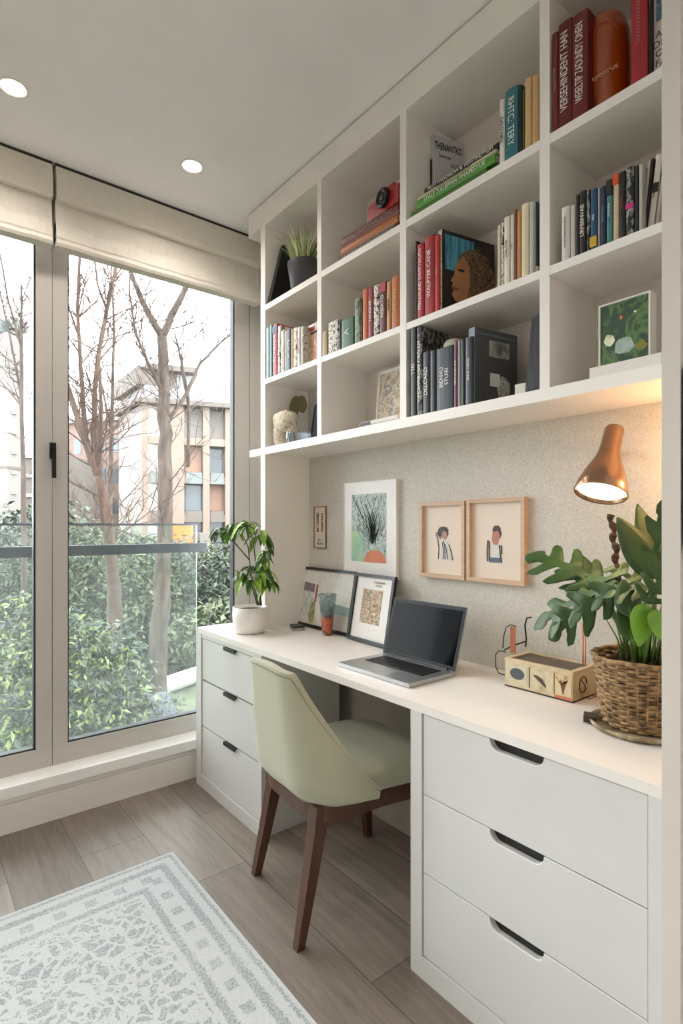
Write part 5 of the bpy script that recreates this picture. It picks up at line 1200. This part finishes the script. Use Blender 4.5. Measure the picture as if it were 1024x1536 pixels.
# ------------------------------------------------------------------ rug
def rug_mat():
    m = bpy.data.materials.new('faded_pattern_rug'); m.use_nodes = True; n = m.node_tree; b = n.nodes['Principled BSDF']; b.inputs['Roughness'].default_value = .95
    N = n.nodes.new; Lk = n.links.new
    def M(op, a, b_=None, c=None, clamp=False):
        q = N('ShaderNodeMath'); q.operation = op; q.use_clamp = clamp
        for i, v in enumerate((a, b_, c)):
            if v is None: continue
            if isinstance(v, (int, float)): q.inputs[i].default_value = v
            else: Lk(v, q.inputs[i])
        return q.outputs[0]
    c = N('ShaderNodeTexCoord'); sp = N('ShaderNodeSeparateXYZ'); Lk(c.outputs['Object'], sp.inputs[0]); X, Y = sp.outputs[0], sp.outputs[1]
    # distance from the nearest edge (rug spans 0..RW in x, -RD..0 in y)
    dx = M('MINIMUM', X, M('SUBTRACT', RW, X)); dy = M('MINIMUM', M('MULTIPLY', Y, -1), M('ADD', Y, RD)); d = M('MINIMUM', dx, dy)
    def noise(s, det=4, dist=0):
        z = N('ShaderNodeTexNoise'); z.inputs['Scale'].default_value = s; z.inputs['Detail'].default_value = det; z.inputs['Distortion'].default_value = dist; Lk(c.outputs['Object'], z.inputs['Vector']); return z.outputs[0]
    wob = M('MULTIPLY', M('SUBTRACT', noise(150, 3), .5), .028); dd = M('ADD', d, wob)
    def bandf(a, w):  # 1 inside |d-a|<w
        return M('LESS_THAN', M('ABSOLUTE', M('SUBTRACT', dd, a)), w)
    bands = M('MAXIMUM', M('MAXIMUM', bandf(.062, .013), bandf(.158, .012)), bandf(.018, .006))
    # motifs within the border, at .11
    al = N('ShaderNodeMix'); Lk(M('LESS_THAN', dx, dy), al.inputs[0]); Lk(X, al.inputs[2]); Lk(Y, al.inputs[3])
    mot = M('LESS_THAN', M('ABSOLUTE', M('SUBTRACT', M('FRACT', M('MULTIPLY', al.outputs[0], 11)), .5)), .2); mot = M('MULTIPLY', mot, bandf(.11, .017))
    # inner field
    v1 = N('ShaderNodeTexVoronoi'); v1.feature = 'DISTANCE_TO_EDGE'; v1.inputs['Scale'].default_value = 26; 
    mpn = N('ShaderNodeMixRGB'); mpn.inputs[0].default_value = .08; zc_ = N('ShaderNodeTexNoise'); zc_.inputs['Scale'].default_value = 14; Lk(c.outputs['Object'], zc_.inputs['Vector']); Lk(c.outputs['Object'], mpn.inputs[1]); Lk(zc_.outputs[1], mpn.inputs[2]); Lk(mpn.outputs[0], v1.inputs['Vector'])
    cell = M('GREATER_THAN', v1.outputs[0], .11)
    blot = M('GREATER_THAN', noise(24, 3, 1.5), .43); fieldp = M('MULTIPLY', cell, blot)
    inner = M('GREATER_THAN', dd, .185); fieldp = M('MULTIPLY', fieldp, inner)
    pat = M('MAXIMUM', M('MAXIMUM', bands, M('MULTIPLY', mot, .8)), fieldp)
    wear = M('MULTIPLY_ADD', noise(4, 3), 1.4, .1, clamp=True); grain = M('MULTIPLY_ADD', noise(230, 2), 4.5, -1.7, clamp=True)
    k = M('MULTIPLY', M('MULTIPLY', pat, wear), M('MULTIPLY_ADD', grain, .75, .3)); k = M('MINIMUM', M('ADD', k, M('MULTIPLY', M('GREATER_THAN', noise(230, 2), .56), .22)), 1)
    mx = N('ShaderNodeMixRGB'); Lk(k, mx.inputs[0]); mx.inputs[1].default_value = lin('C6C9C9'); mx.inputs[2].default_value = lin('8F9899'); Lk(mx.outputs[0], b.inputs['Base Color'])
    bp = N('ShaderNodeBump'); bp.inputs['Strength'].default_value = .6; bp.inputs['Distance'].default_value = .004; Lk(noise(420, 2), bp.inputs['Height']); Lk(bp.outputs[0], b.inputs['Normal'])
    return m
RW, RD = 2.3, 1.55
bm = B(); box(bm, 0, RW, -RD, 0, .0, .012)
o = obj('area_rug', bm, rug_mat(), bevel=.004); o.location = (.645, -.765, .0005); tag(o, 'large pale grey patterned rug with a banded border on the floor', 'rug')
# dark picture on the wall right of the end panel
t = thing('picture', 'dark maroon framed picture cut off by the photo edge right of the end panel', 'picture', (2.42, -.441, 1.2)); bx('frame', -.149, .149, -.02, 0, 0, .33, mat('dark_maroon', '3A1E20', .4), t, .003); bx('art_print', -.12, .12, -.021, -.0201, .03, .3, mat('maroon_print', '4E2A2A', .6, var=.2, vscale=12), t)

# ------------------------------------------------------------------ turn the lettering outlines into real meshes
dg = bpy.context.evaluated_depsgraph_get()
for o in [o for o in sc.objects if o.type == 'FONT']:
    me = bpy.data.meshes.new_from_object(o.evaluated_get(dg)); n = bpy.data.objects.new('title_lettering', me); COL.objects.link(n)
    n.parent = o.parent; n.location = o.location; n.rotation_euler = o.rotation_euler; n.scale = o.scale
    bpy.data.objects.remove(o)
